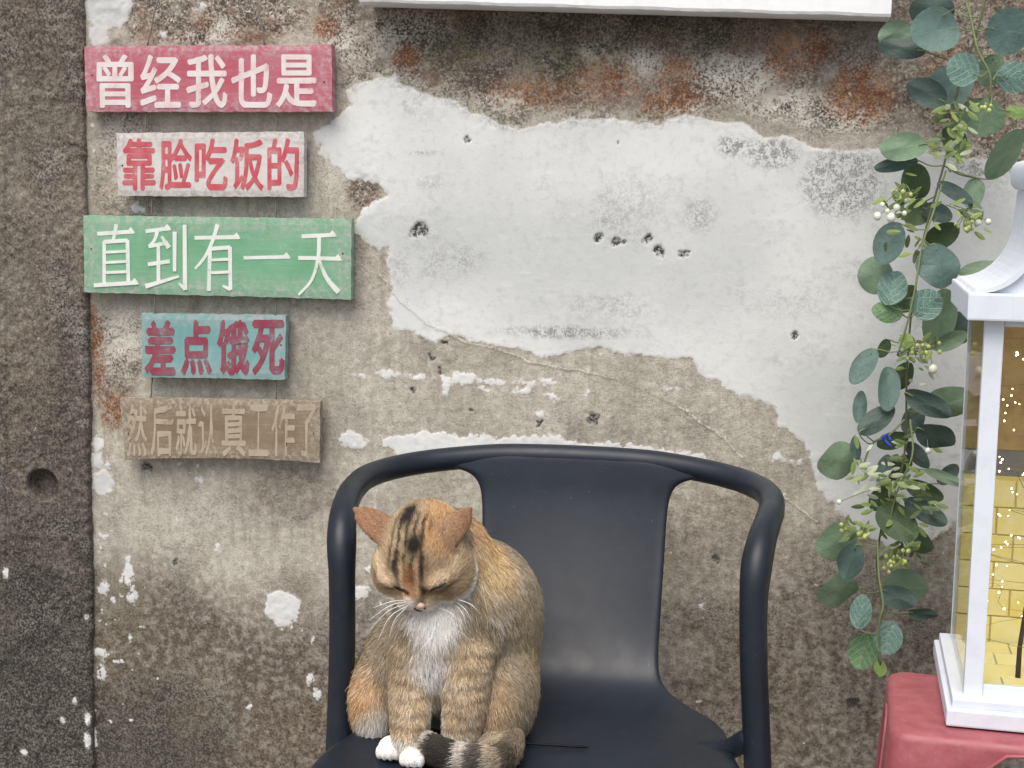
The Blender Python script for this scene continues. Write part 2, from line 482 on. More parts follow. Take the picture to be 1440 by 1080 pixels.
    for cx, cy, rx, ry, w in ((1185, 250, 75, 75, 2.6), (1090, 215, 55, 35, 2.2), (1030, 205, 36, 22, 2.0), (985, 305, 45, 40, 1.0), (650, 365, 70, 50, .8), (800, 468, 130, 14, 1.7),
                              (600, 215, 40, 10, 1.0), (1370, 230, 40, 30, 1.8), (1100, 420, 130, 60, .5), (560, 380, 30, 60, .6), (570, 150, 60, 40, .5), (880, 300, 160, 90, .45)):
        worn = np.maximum(worn, np.clip(b(cx, cy, rx, ry) * w + n_mid * .5 - .15, 0, 1))
    fringe = np.clip(1 - np.abs(sdp + .004) / .020, 0, 1) * np.clip((band + .05) / .03, 0, 1)
    lime = np.maximum(lime, fringe * (sdp < 0) * np.clip(.6 + n_mid, 0, 1)); worn = np.maximum(worn, np.clip(fringe * 1.1 + n_mid * .8 - .15, 0, 1))
    algae = np.maximum(algae, np.clip(fringe * .8 - .3 + n_mid, 0, .7) * (sdp < 0))
    pit = np.zeros_like(x)
    pitd = np.zeros_like(x)
    for cx, cy, r_, in ((590, 322, 9), (583, 329, 6), (597, 327, 6), (842, 335, 6), (868, 340, 6), (879, 341, 4), (912, 336, 6), (928, 355, 7), (962, 356, 6), (655, 198, 4),
                        (834, 588, 9), (625, 482, 4), (606, 502, 4), (618, 521, 4), (579, 550, 4), (664, 577, 3), (207, 656, 7), (248, 791, 6), (758, 595, 4), (1117, 472, 6),
                        (1185, 755, 5), (1200, 990, 9), (870, 200, 2), (260, 85, 4), (1008, 785, 6)):
        g = np.clip((ell(x + fbm(x, z, 160, 77, 2) * .006, z + fbm(x, z, 160, 79, 2) * .006, cx, cy, r_ * 1.2, r_ * 1.2) + wob * 30) * 2.2, 0, 1)
        pit = np.maximum(pit, g); pitd = np.maximum(pitd, g)
    H = fbm(x, z, 3, 101, 3) * .004 + (n_mid * .0016 + wob * .12) * (1 - .75 * np.clip(sdp / .01, 0, 1))
    H += np.clip(sdf / .003, 0, 1) * .0008
    H += agg * fbm(x, z, 90, 111, 3) * .0035
    H += np.clip(1 - scar / .004, 0, 1) * .001
    H -= pitd * .003
    H -= np.clip(agg - .3, 0, 1) * .003
    H = np.where(x < pillar_edge(z) - .012, H - .06, H)
    me = grid_mesh('wall', X, Z, H, dict(paint=sdf, agg=agg, brown=brown, dark=dark, rust=rust, worn=worn, pit=pit, scar=scar, cluster=np.clip(.04 + agg * .10, 0, .13), lime=lime, algae=algae, **mottle(x, z)))
    o = mesh_obj('wall', me, WALL_MAT, None, True)
    tag(o, 'weathered concrete wall with a large patch of peeling white paint behind the black chair', 'wall', kind='structure')
build_wall()

def build_pillar():
    X = axis(at(-420, 500, 0).x, at(100, 500, 0).x, at(-25, 500, 0).x, at(148, 500, 0).x, .0022, .03)
    X = X[X < at(137, 500, 0).x]
    Z = axis(0.0, 3.0, at(60, 1110, 0).z, at(60, -30, 0).z, .0022)
    t, z = [a.astype(np.float32) for a in np.meshgrid(X, Z)]
    # the last columns follow the pillar's ragged arris
    xr = X[-1]
    ed = pillar_edge(z) + fbm(z, z * 0 + 3.3, 14, 121, 4) * .004 + fbm(z, z * 0 + 9.1, 70, 131, 3) * .0025
    w = np.clip((t - (xr - .06)) / .06, 0, 1)
    x = t + (ed - xr) * w
    n_mid = fbm(x, z, 16, 141, 4)
    n_lo = fbm(x, z, 4, 145, 4)
    H = .014 + fbm(x, z, 4, 151, 3) * .003 + n_mid * .002 + fbm(x, z, 95, 161, 3) * .003
    arr = np.clip((t - (xr - .012)) / .012, 0, 1)
    H -= arr ** 2 * .006
    H -= np.clip(1 - line_d(x, z, uv_px([(13, -300), (17, 1400)])) / .004, 0, 1) * .003
    hole = np.clip(ell(x, z, 59, 683, 25, 25, -.014) + fbm(x, z, 60, 175, 2) * .06, 0, 1)
    hs_ = np.clip(hole / .32, 0, 1)
    H -= .030 * hs_ * hs_ * (3 - 2 * hs_)
    H[:, -1] = -.03
    b = lambda *a, **q: np.clip(ell(x, z, *a, **q), 0, 1)
    agg = np.clip(.62 + n_mid * .5, 0, 1)
    brown = np.clip(.70 + n_lo * .25 + b(60, 760, 160, 260) * .9, 0, .95)
    dark = np.clip(.42 + b(60, 960, 220, 460) * .9 + n_mid * .28 + n_lo * .25 - .10, 0, .9)
    dark = np.maximum(dark, np.clip(b(95, 520, 30, 420) * .9 + n_mid * .5 - .15, 0, .6))
    dark = np.maximum(dark, np.clip(b(118, 850, 26, 330) * 1.2 + n_mid * .3, 0, .75))
    dark = np.maximum(dark, np.clip(b(10, 100, 40, 200) * .7 + n_mid * .5, 0, .4))
    fl = fbm(x, z, 75, 171, 3, .6)
    sdf = (fl - .84 + .12 * b(15, 620, 60, 260) + .2 * b(125, 1000, 30, 150)) * .02
    for cx, cy, rx, ry in ((8, 805, 4, 9), (33, 1058, 6, 5), (88, 1013, 3, 5), (123, 1010, 4, 9), (122, 1042, 5, 12), (120, 868, 4, 4), (105, 985, 3, 4)):
        sdf = np.maximum(sdf, ell(x, z, cx, cy, rx, ry, -.014) * min(rx, ry) / 870 + n_mid * .001)
    zero = np.zeros_like(x)
    me = grid_mesh('stone_pillar', X, Z, H, dict(paint=sdf, agg=agg, brown=brown, dark=dark, rust=zero, worn=zero, pit=zero, scar=zero + 1, cluster=zero + .04, lime=np.clip(n_mid - .15, 0, .6), algae=zero, **dict(mottle(x, z), hue=zero - .05)))
    co = np.empty(len(me.vertices) * 3, dtype=np.float32); me.vertices.foreach_get('co', co)
    co = co.reshape(-1, 3); co[:, 0] = x.ravel(); me.vertices.foreach_set('co', co.ravel()); me.update()
    o = mesh_obj('stone_pillar', me, WALL_MAT, None, True)
    tag(o, 'dark rough stone pillar with a round drilled hole, left of the painted signs', 'pillar')
build_pillar()

# ------------------------------------------------------------------ painted signs
def paint_mat(name, main, pale, under, wear=.5, scale=1.0):
    k = NT(name, .8, .25)
    n1 = k.noise(14 * scale, 5, .65)
    n2 = k.noise(90 * scale, 4, .7)
    st = k.noise(1.0, 4, .6, vec=k.vmul(k.tc(), (16, 16, 190)))
    c = k.mix(k.map(n1, .3, .72), main, pale)
    c = k.mix(k.map(st, .5, .75, 0, .3), c, under)
    c = k.mix(k.map(k.math('ADD', k.math('MULTIPLY', n1, .6), k.math('MULTIPLY', n2, .6)), .62 + .16 * (1 - wear), .78 + .16 * (1 - wear), 0, .85), c, under)
    rim = k.attr('rim')
    c = k.mix(k.math('MULTIPLY', k.map(rim, 0, 1), k.map(n2, .32, .6, 1, .1), clamp=True), c, under)
    h = k.math('ADD', n2, k.math('MULTIPLY', st, .8))
    return k.done(c, k.bump(h, .5, .0009))

def letter_mat(name, main, under, wear):
    k = NT(name, .8, .25)
    n1 = k.noise(30, 4, .6)
    n2 = k.noise(160, 4, .7)
    w = k.math('ADD', k.math('MULTIPLY', n1, .5), k.math('MULTIPLY', n2, .5))
    c = k.mix(k.map(w, .64 - .22 * wear, .74 - .16 * wear), main, under)
    c = k.mix(k.map(n1, .35, .7, 0, .3), c, under)
    return k.done(c, k.bump(n2, .4, .0006))

def board(o, name, c4, Y, thick, mat, warp=None, rng=None):
    """a plank whose front face has the four corners c4 (TL, TR, BR, BL) in photo pixels at depth Y"""
    nx, nz = 46, 12
    TL, TR, BR, BL = [at(a, b, Y) for a, b in c4]
    bm = bmesh.new()
    lay = bm.verts.layers.float.new('rim')
    fr, bk = [], []
    for j in range(nz + 1):
        r1, r2 = [], []
        for i in range(nx + 1):
            s, t = i / nx, j / nz
            p = (TL * (1 - s) + TR * s) * (1 - t) + (BL * (1 - s) + BR * s) * t
            es = min(i, nx - i); et = min(j, nz - j)
            p = p.copy()
            if et == 0: p.z += rng.uniform(-.0009, .0006) * (1 if j else -1)
            if es == 0: p.x += rng.uniform(-.0007, .0007)
            y = 0.0
            if warp: 
                dz, dy = warp(s, t); p.z += dz; y += dy
            edge = min(s * 7, (1 - s) * 7, t * 2.6, (1 - t) * 2.6)
            a = bm.verts.new((p.x, Y + y + (.0012 if (es == 0 or et == 0) else 0), p.z)); a[lay] = max(0.0, 1 - edge) ** 1.1
            b_ = bm.verts.new((p.x, Y + y + thick, p.z)); b_[lay] = .7
            r1.append(a); r2.append(b_)
        fr.append(r1); bk.append(r2)
    for j in range(nz):
        for i in range(nx):
            bm.faces.new((fr[j][i], fr[j + 1][i], fr[j + 1][i + 1], fr[j][i + 1]))
            bm.faces.new((bk[j][i], bk[j][i + 1], bk[j + 1][i + 1], bk[j + 1][i]))
    for i in range(nx):
        bm.faces.new((fr[0][i], fr[0][i + 1], bk[0][i + 1], bk[0][i]))
        bm.faces.new((fr[nz][i + 1], fr[nz][i], bk[nz][i], bk[nz][i + 1]))
    for j in range(nz):
        bm.faces.new((fr[j + 1][0], fr[j][0], bk[j][0], bk[j + 1][0]))
        bm.faces.new((fr[j][nx], fr[j + 1][nx], bk[j + 1][nx], bk[j][nx]))
    for v in bm.verts: v.co -= o.location
    bm_obj(name, bm, mat, o)

def glyph_mesh(ch, weight):
    cu = bpy.data.curves.new('glyph', 'FONT')
    cu.body = ch
    cu.size = 1.0
    cu.resolution_u = 4
    cu.offset = weight
    cu.extrude = .004
    ob = bpy.data.objects.new('glyph', cu)
    col.objects.link(ob)
    dg = bpy.context.evaluated_depsgraph_get()
    me = bpy.data.meshes.new_from_object(ob.evaluated_get(dg))
    bpy.data.objects.remove(ob)
    bpy.data.curves.remove(cu)
    return me

def put_glyph(o, ch, x0, y0, x1, y1, Y, weight, mat, rng, jig=0.0):
    """a flat painted character that fills the photo box x0 y0 x1 y1; struck several times, slightly shifted, for a bolder line"""
    src = glyph_mesh(ch, 0.0)
    n = len(src.vertices)
    co = np.empty(n * 3, dtype=np.float32); src.vertices.foreach_get('co', co); co = co.reshape(-1, 3)
    lo, hi = co.min(0), co.max(0)
    keep = [list(p.vertices) for p in src.polygons]
    s0 = (co[:, 0] - lo[0]) / max(hi[0] - lo[0], 1e-6)
    t0 = (hi[1] - co[:, 1]) / max(hi[1] - lo[1], 1e-6)
    d = (co[:, 2] - lo[2]) / max(hi[2] - lo[2], 1e-6)
    bpy.data.meshes.remove(src)
    V, Fc = [], []
    TL, TR, BR, BL = at(x0, y0, Y), at(x1, y0, Y), at(x1, y1, Y), at(x0, y1, Y)
    for q, (ax, az) in enumerate(((0, 0), (-1, 0), (1, 0), (0, -.8), (0, .8))):
        s = (s0 - .5) * (1 - 2 * weight) + .5 + ax * weight
        t = (t0 - .5) * (1 - 2 * weight) + .5 + az * weight
        out = np.empty_like(co)
        for a in (0, 2):
            out[:, a] = (TL[a] * (1 - s) + TR[a] * s) * (1 - t) + (BL[a] * (1 - s) + BR[a] * s) * t
        out[:, 1] = Y + .0006 - (.0009 + .00006 * q) * d
        if jig:
            jx = fbm(out[:, 0].copy(), out[:, 2].copy(), 110, 201, 2) * jig; jz = fbm(out[:, 0].copy(), out[:, 2].copy(), 110, 211, 2) * jig
            out[:, 0] += jx; out[:, 2] += jz
        Fc += [[v + q * n for v in f] for f in keep]
        V.append(out - np.array(o.location, dtype=np.float32))
    me = bpy.data.meshes.new('letter')
    me.from_pydata(np.concatenate(V).tolist(), [], Fc)
    mesh_obj('letter', me, mat, o)

def stroke_mesh(o, strokes, Y, mat, conv, rng):
    """one character of brush-like strokes; each stroke = (list of points, width at start, width at end, serif)"""
    bm = bmesh.new()
    layer = 0
    for pts, w0, w1, serif in strokes:
        layer += 1
        P = [at(*conv(a, b), Y) for a, b in pts]
        y = Y - .0005 - .00012 * layer
        m = px_size(P[0])
        if len(P) > 2: P = catmull(P, 5)
        n = len(P)
        L, R = [], []
        for i in range(n):
            t = (P[min(i + 1, n - 1)] - P[max(i - 1, 0)]); t.y = 0; t.normalize()
            nrm = Vector((-t.z, 0, t.x))
            w = (w0 + (w1 - w0) * i / (n - 1)) * .58 * m * rng.uniform(.93, 1.07)
            L.append(P[i] + nrm * w); R.append(P[i] - nrm * w)
        out = L + R[::-1]
        vs = [bm.verts.new((p.x, y, p.z)) for p in out]
        f = bm.faces.new(vs)
        if serif:
            e = P[-1]; t = (P[-1] - P[-2]); t.y = 0; t.normalize(); nr = Vector((-t.z, 0, t.x))
            tri = [e + t * 2.0 * m - nr * w0 * .5 * m, e - t * 3.5 * m + nr * 6.5 * m, e - t * 9.0 * m + nr * w0 * .4 * m, e - t * 9 * m - nr * w0 * .4 * m]
            bm.faces.new([bm.verts.new((p.x, y - .00005, p.z)) for p in tri])
    fs = list(bm.faces)
    ret = bmesh.ops.extrude_face_region(bm, geom=fs)
    for v in [g for g in ret['geom'] if isinstance(g, bmesh.types.BMVert)]: v.co.y += .0018
    bmesh.ops.recalc_face_normals(bm, faces=bm.faces)
    for v in bm.verts: v.co -= o.location
    bm_obj('letter', bm, mat, o)

CORD = NT('weathered_twine', .9, .2)
CORD.done(CORD.mix(CORD.noise(300, 2), (.10, .09, .075), (.24, .22, .19)))
CORD = CORD.m
def cords(o, pairs):
    for a, b, ya, yb in pairs:
        bm = bmesh.new()
        A, B = at(*a, ya), at(*b, yb)
        P = [A.lerp(B, i / 6) + Vector((math.sin(i * 2.1) * .0006, 0, 0)) for i in range(7)]
        tube(bm, [p - o.location for p in P], .0016, 6)
        bm_obj('cord', bm, CORD, o, True)

NAIL = NT('rusty_nail', .6, .5).done((.07, .045, .035))
def signs():
    rng = random.Random(5)
    Y = -.030
    red = paint_mat('red_sign_paint', (.43, .085, .12), (.46, .145, .185), (.46, .35, .36), .45)
    pale = paint_mat('pale_sign_paint', (.56, .53, .50), (.66, .64, .61), (.40, .36, .33), .4)
    green = paint_mat('green_sign_paint', (.14, .345, .195), (.20, .41, .26), (.41, .42, .38), .5)
    teal = paint_mat('teal_sign_paint', (.13, .31, .30), (.22, .39, .38), (.36, .37, .36), .6)
    wood = paint_mat('bare_sign_wood', (.185, .137, .088), (.255, .195, .13), (.40, .36, .30), .4, 1.4)
    l_white = letter_mat('white_lettering', (.72, .68, .65), (.50, .16, .19), .32)
    l_red = letter_mat('red_lettering', (.50, .075, .10), (.60, .42, .41), .35)
    l_pale = letter_mat('pale_green_lettering', (.74, .76, .70), (.35, .50, .37), .3)
    l_maroon = letter_mat('maroon_lettering', (.26, .045, .075), (.20, .30, .31), .4)
    l_chalk = letter_mat('worn_pale_lettering', (.43, .36, .27), (.22, .165, .11), .5)
    G = 'painted slogan boards'
    def sign(c4, label, mat, thick=.016, warp=None):
        c = [at(a, b, Y) for a, b in c4]
        o = thing('wooden_sign', label, 'sign', sum(c, Vector()) / 4, G)
        board(o, 'plank', c4, Y, thick, mat, warp, rng)
        TL, TR, BR, BL = c
        for s_ in (.03, .97):
            q = (TL.lerp(TR, s_)).lerp(BL.lerp(BR, s_), .5 + rng.uniform(-.08, .08)) - o.location
            bm = bmesh.new()
            bmesh.ops.create_uvsphere(bm, u_segments=10, v_segments=6, radius=.0017, matrix=Matrix.Translation(q) @ Matrix.Diagonal((1, .5, 1, 1)))
            bm_obj('nail', bm, NAIL, o, True)
        return o
    s1 = sign([(118, 65), (466, 63), (467, 157), (121, 157)], 'red wooden sign with white lettering, topmost of the five boards', red, .022)
    for ch, x0, x1 in zip('曾经我也是', (136, 197, 262, 325, 388), (188, 255, 320, 383, 446)):
        put_glyph(s1, ch, x0, 76, x1, 152, Y, .022, l_white, rng, .0006)
    cords(s1, [((221, 0), (207, 66), -.012, -.022), ((360, -5), (373, 66), -.012, -.022)])
    s2 = sign([(163, 187), (427, 185), (427, 277), (166, 275)], 'off-white wooden sign with red lettering, second of the boards', pale)
    for ch, x0, x1 in zip('靠脸吃饭的', (172, 224, 274, 324, 376), (219, 270, 320, 371, 421)):
        put_glyph(s2, ch, x0, 194, x1, 268, Y, .026, l_red, rng, .0006)
    cords(s2, [((206, 155), (204, 190), -.022, -.022), ((388, 155), (389, 190), -.022, -.022)])
    s3 = sign([(117, 303), (494, 308), (493, 421), (118, 411)], 'wide green wooden sign with thin white lettering, middle board', green)
    c = lambda a, b: (100 + a * .3518, 300 + b * .3518)
    T = 4.7
    chars = [
        [([(105, 82), (250, 73)], T, T, 1), ([(182, 44), (168, 112)], 5, 4, 0), ([(133, 112), (133, 286)], 4.6, 4.6, 0), ([(226, 106), (230, 280)], 4.8, 4.8, 0), ([(131, 114), (226, 108)], T, T, 0),
         ([(135, 156), (226, 151)], 3.4, 3.4, 0), ([(135, 197), (226, 192)], 3.4, 3.4, 0), ([(135, 237), (226, 233)], 3.4, 3.4, 0), ([(92, 288), (266, 277)], T, T, 1)],
        [([(298, 72), (396, 60)], T, T, 1), ([(345, 72), (335, 105), (312, 132)], 5, 3, 0), ([(310, 132), (388, 118)], T, T, 0), ([(362, 92), (392, 138)], 3.5, 6, 0), ([(350, 132), (350, 276)], 4.6, 4.6, 0),
         ([(308, 204), (396, 192)], T, T, 0), ([(298, 292), (432, 252)], 5.5, 3, 0), ([(415, 74), (415, 232)], 5, 4.5, 0), ([(455, 46), (457, 306)], 5.2, 5.2, 0), ([(458, 304), (432, 280)], 5, 2, 0)],
        [([(494, 98), (672, 95)], T, T, 1), ([(586, 44), (566, 110), (535, 175), (496, 222)], 5.4, 3, 0), ([(556, 140), (551, 310)], 4.8, 4.8, 0), ([(555, 142), (636, 136)], T, T, 0), ([(636, 134), (638, 306)], 5, 5, 0),
         ([(638, 304), (606, 290)], 5, 2.5, 0), ([(558, 187), (634, 183)], 3.4, 3.4, 0), ([(556, 238), (634, 234)], 3.4, 3.4, 0)],
        [([(690, 178), (872, 174)], 4.3, 4.3, 1)],
        [([(922, 92), (1056, 86)], T, T, 1), ([(908, 178), (1078, 182)], T, T, 1), ([(992, 94), (988, 178), (962, 266), (910, 326)], 5.2, 3, 0), ([(990, 182), (1022, 258), (1070, 316)], 3.5, 6.5, 0)]]
    for st in chars: stroke_mesh(s3, st, Y, l_pale, c, rng)
    cords(s3, [((214, 275), (213, 306), -.022, -.022), ((388, 277), (388, 310), -.022, -.022)])
    s4 = sign([(199, 441), (402, 444), (400, 534), (200, 530)], 'small teal wooden sign with maroon lettering, fourth of the boards', teal)
    for ch, x0, x1 in zip('差点饿死', (203, 254, 305, 354), (247, 298, 351, 400)):
        put_glyph(s4, ch, x0, 449, x1, 528, Y, .04, l_maroon, rng, .0012)
    cords(s4, [((218, 414), (218, 443), -.022, -.022), ((388, 417), (388, 446), -.022, -.022)])
    def warp(s, t):
        b = 4 * s * (1 - s)
        return (.0042 * b * (t - .35) + .003 * b, 0.0)
    s5 = sign([(168, 560), (450, 565), (449, 651), (176, 647)], 'bare brown wooden sign with worn pale lettering, warped, lowest of the boards', wood, .014, warp)
    for ch, x0, x1 in zip('然后就认真工作了', (178, 212, 247, 280, 312, 350, 382, 418), (207, 244, 276, 306, 346, 378, 415, 445)):
        put_glyph(s5, ch, x0, 568, x1, 642, Y, .018, l_chalk, rng, .002)
    cords(s5, [((214, 531), (212, 563), -.022, -.022), ((388, 534), (388, 566), -.022, -.022)])
signs()

# ------------------------------------------------------------------ white board at the top
def top_board():
    k = NT('white_board_paint', .55, .4)
    n = k.noise(60, 4, .6)
    m = k.done(k.mix(k.map(n, .4, .7, 0, .35), (.82, .83, .83), (.70, .71, .71)), k.bump(n, .2, .0006))
    Y = -.075
    TL, BR, BL = at(503, -150, Y), at(1253, 23, Y), at(505, 2, Y)
    o = thing('white_signboard', 'large white signboard above the peeling plaster, cut off by the top edge', 'signboard', (BL + BR) / 2)
    rng = random.Random(3)
    bm = bmesh.new()
    nx = 90
    rows = {}
    for lev, (dz, dy) in enumerate(((.45, 0), (.004, 0), (0, .002), (0, .07), (.45, .07))):
        r = []
        for i in range(nx + 1):
            s = i / nx
            p = BL.lerp(BR, s)
            j = (rng.uniform(-.0004, .0004) + .0005 * math.sin(s * 37)) if lev in (1, 2) else 0
            x = p.x
            r.append(bm.verts.new((x, Y + dy, p.z + dz + j if dz < .4 else BL.z + dz)))
        rows[lev] = r
    for a in range(4):
        for i in range(nx):
            bm.faces.new((rows[a][i], rows[a + 1][i], rows[a + 1][i + 1], rows[a][i + 1]))
    for i in range(nx):
        bm.faces.new((rows[4][i], rows[0][i], rows[0][i + 1], rows[4][i + 1]))
    bm.faces.new([rows[a][0] for a in range(4, -1, -1)])
    bm.faces.new([rows[a][nx] for a in range(5)])
    bmesh.ops.recalc_face_normals(bm, faces=bm.faces)
    for v in bm.verts: v.co -= o.location
    bm_obj('panel', bm, m, o)
top_board()

# ------------------------------------------------------------------ black plastic armchair
def subsurf_apply(o, solid=None, levels=2, offset=-1.0):
    if solid:
        m = o.modifiers.new('solid', 'SOLIDIFY'); m.thickness = solid; m.offset = offset; m.use_even_offset = False
    m = o.modifiers.new('sub', 'SUBSURF'); m.levels = levels; m.render_levels = levels
    o.data.polygons.foreach_set('use_smooth', np.ones(len(o.data.polygons), dtype=bool))

SEAT_Z = .455
CX = .135
def chair():
    k = NT('dark_plastic', .42, .4)
    n = k.noise(420, 3, .6); n1 = k.noise(7, 4, .6)
    dust = k.map(k.noise(60, 5, .7), .45, .8, 0, .06)
    c = k.mix(k.map(n1, .3, .7), (.009, .0130, .0200), (.0125, .018, .0275))
    c = k.mix(dust, c, (.12, .12, .12))
    scr = k.noise(1, 3, .7, vec=k.vmul(k.tc(), (30, 500, 200)))
    c = k.mix(k.map(scr, .66, .74, 0, .10), c, (.20, .21, .22))
    spots = k.vor(48, out='Distance')
    c = k.mix(k.math('MULTIPLY', k.map(spots, .02, .07, .4, 0), k.map(n1, .48, .62), clamp=True), c, (.16, .16, .155))
    rr = k.map(k.noise(25, 4, .6), .3, .7, .38, .46)
    mat = k.done(c, k.bump(n, .06, .0004), rr)
    o = thing('armchair', 'black moulded plastic armchair with a broad back panel, under the cat', 'chair', (CX, -.45, 0))
    off = Vector(o.location)
    half = [(0, -.198, .762), (.06, -.201, .762), (.12, -.210, .761), (.185, -.232, .757), (.235, -.262, .753), (.268, -.305, .750), (.283, -.355, .748), (.285, -.405, .743), (.280, -.455, .737),
            (.273, -.498, .724), (.267, -.526, .698), (.264, -.538, .655), (.265, -.54, .58), (.269, -.54, .50), (.273, -.545, .42), (.285, -.56, .20), (.30, -.57, .004)]
    lean = lambda z_: (.757 - z_) * .022
    full = [Vector((CX - a + lean(c_), b, c_)) for a, b, c_ in half[:0:-1]] + [Vector((CX + a + lean(c_), b, c_)) for a, b, c_ in half]
    P = catmull(full, 6)
    R = []
    for p in P:
        b = math.exp(-((p.z - .70) / .03) ** 2) * .0022
        R.append(.0172 + b)
    bm = bmesh.new()
    tube(bm, [p - off for p in P], R, 16)
    bm_obj('arm_frame', bm, mat, o, True)
    prof = [(-.186, .773, .205), (-.2015, .7785, .203), (-.2135, .770, .204), (-.2165, .754, .186), (-.2185, .742, .158), (-.221, .728, .143), (-.225, .705, .1365), (-.2425, .65, .1345), (-.267, .59, .1325), (-.292, .54, .131), (-.312, .505, .130), (-.331, .481, .1325), (-.354, .466, .147),
            (-.384, .4595, .178), (-.418, .456, .208), (-.455, .455, .229), (-.51, .455, .240), (-.56, .455, .245), (-.60, .454, .262), (-.66, .452, .272), (-.71, .447, .268), (-.75, .435, .255), (-.765, .415, .25)]
    nu = 14
    bm = bmesh.new()
    rows = []
    for j, (y, z, hw) in enumerate(prof):
        r = []
        for i in range(nu + 1):
            u = -1 + 2 * i / nu
            x = u * hw
            up = min(1.0, max(0.0, (z - .47) / .12))
            yy = y - up * .92 * x * x
            zz = z - (1 - up) * (.008 * (1 - u * u)) * (1 if j > 12 else .4) + (.004 * u ** 6 if j > 13 else 0)
            if j < 4: zz -= .19 * x * x
            r.append(bm.verts.new((x + (.757 - z) * .022, yy - off.y, zz)))
        rows.append(r)
    for j in range(len(prof) - 1):
        for i in range(nu):
            bm.faces.new((rows[j][i], rows[j + 1][i], rows[j + 1][i + 1], rows[j][i + 1]))
    bmesh.ops.recalc_face_normals(bm, faces=bm.faces)
    s = bm_obj('seat_shell', bm, mat, o)
    if s.data.polygons[nu * 16 + 4].normal.z < 0: s.data.flip_normals()
    subsurf_apply(s, .011, 2)
    # brackets joining seat and frame
    for sx in (-1, 1):
        bm = bmesh.new()
        tube(bm, catmull([Vector((sx * .276 + .006, -.542, .475)) - Vector((0, off.y, 0)), Vector((sx * .268, -.535, .478)) - Vector((0, off.y, 0)), Vector((sx * .243, -.52, .456)) - Vector((0, off.y, 0)), Vector((sx * .20, -.50, .440)) - Vector((0, off.y, 0))], 4), [.012] * 4 + [.014] * 4 + [.013] * 5, 10)
        bm_obj('bracket', bm, mat, o, True)
        bm = bmesh.new()
        tube(bm, [Vector((sx * .12, -.40 - off.y, .445)), Vector((sx * .14, -.36 - off.y, .30)), Vector((sx * .17, -.29 - off.y, .004))], [.02, .018, .015], 12)
        bm_obj('leg', bm, mat, o, True)
    # drain slot moulded across the back of the seat
    kk = NT('slot_shadow_plastic', .6, .2); kk.done((.006, .007, .009))
    bm = bmesh.new()
    A, B = at_z(728, 1041, .4565), at_z(828, 1047, .4545)
    pp = [A.lerp(B, i / 10) - off for i in range(11)]
    tube(bm, pp, [.0008] + [.0018] * 9 + [.0008], 6)
    for v in bm.verts: v.co.z -= .0035
    bm_obj('slot', bm, kk.m, o, True)
chair()

# ------------------------------------------------------------------ red plastic stool
TOP_Z = .537
def stool():
    k = NT('red_plastic', .42, .45)
    n = k.noise(30, 5, .65)
    c = k.mix(k.map(n, .3, .75), (.29, .068, .080), (.37, .112, .124))
    c = k.mix(k.map(k.noise(110, 4, .7), .5, .75, 0, .25), c, (.36, .22, .22))
    mat = k.done(c, k.bump(k.noise(300, 2), .08, .0005), k.map(n, .3, .7, .35, .6))
    ctr = Vector((.727, -.530, 0))
    o = thing('plastic_stool', 'red plastic stool under the white lantern', 'stool', ctr)
    o.rotation_euler.z = math.radians(-4)
    def ring(hx, hy, r, n=15):
        pts = []
        for cx, cy, a0 in ((hx - r, hy - r, 0), (-(hx - r), hy - r, 90), (-(hx - r), -(hy - r), 180), (hx - r, -(hy - r), 270)):
            for i in range(6):
                a = math.radians(a0 + 90 * i / 5)
                pts.append((cx + r * math.cos(a), cy + r * math.sin(a)))
        # resample the straight sides
        out = []
        for i, p in enumerate(pts):
            q = pts[(i + 1) % len(pts)]
            out.append(p)
            if (i + 1) % 6 == 0:
                for t in range(1, n): out.append((p[0] + (q[0] - p[0]) * t / n, p[1] + (q[1] - p[1]) * t / n))
        return out
    HX, HY, R = .158, .116, .026
    bm = bmesh.new()
    rows = []
    for ins, dz in ((.09, -.0035), (.05, -.0025), (.022, -.001), (.010, 0), (.003, -.003), (0, -.010)):
        rows.append([bm.verts.new((x, y, TOP_Z + dz)) for x, y in ring(HX - ins, HY - ins, max(R - ins, .012))])
    base = ring(HX, HY, R)
    N = len(base)
    def zb(i):
        q = i % (N // 4)
        if q < 5: return 0.004
        t = (q - 5) / (N // 4 - 5)
        a = 4 * t * (1 - t)
        if t < .19 or t > .81: return .004
        u = (t - .19) / .62
        return .004 + .520 * (1 - abs(2 * u - 1) ** 4.5) ** .5
    nr = 12
    for j in range(1, nr + 1):
        row = []
        for i, (x, y) in enumerate(base):
            z0 = TOP_Z - .010
            z = z0 + (zb(i) - z0) * j / nr
            fl = 1 + .26 * (z0 - z) / .5
            row.append(bm.verts.new((x * fl, y * fl, z)))
        rows.append(row)
    for a, b in zip(rows[:-1], rows[1:]):
        for i in range(N):
            bm.faces.new((a[i], b[i], b[(i + 1) % N], a[(i + 1) % N]))
    bm.faces.new(rows[0])
    bmesh.ops.recalc_face_normals(bm, faces=bm.faces)
    s = bm_obj('body', bm, mat, o, True)
    m = s.modifiers.new('solid', 'SOLIDIFY'); m.thickness = .004; m.offset = -1
    # turned lip along each arch
    for side in range(4):
        q0 = side * (N // 4)
        bm = bmesh.new()
        P = []
        for i in range(5, N // 4 + 1):
            x, y = base[(q0 + i) % N]; z = zb(q0 + i) if i < N // 4 else .004
            fl = 1 + .26 * (TOP_Z - .01 - z) / .5
            P.append(Vector((x * fl, y * fl, z)))
        P = [p for p in P if p.z > .02]
        tube(bm, P, .0026, 8)
        bm_obj('lip', bm, mat, o, True)
stool()

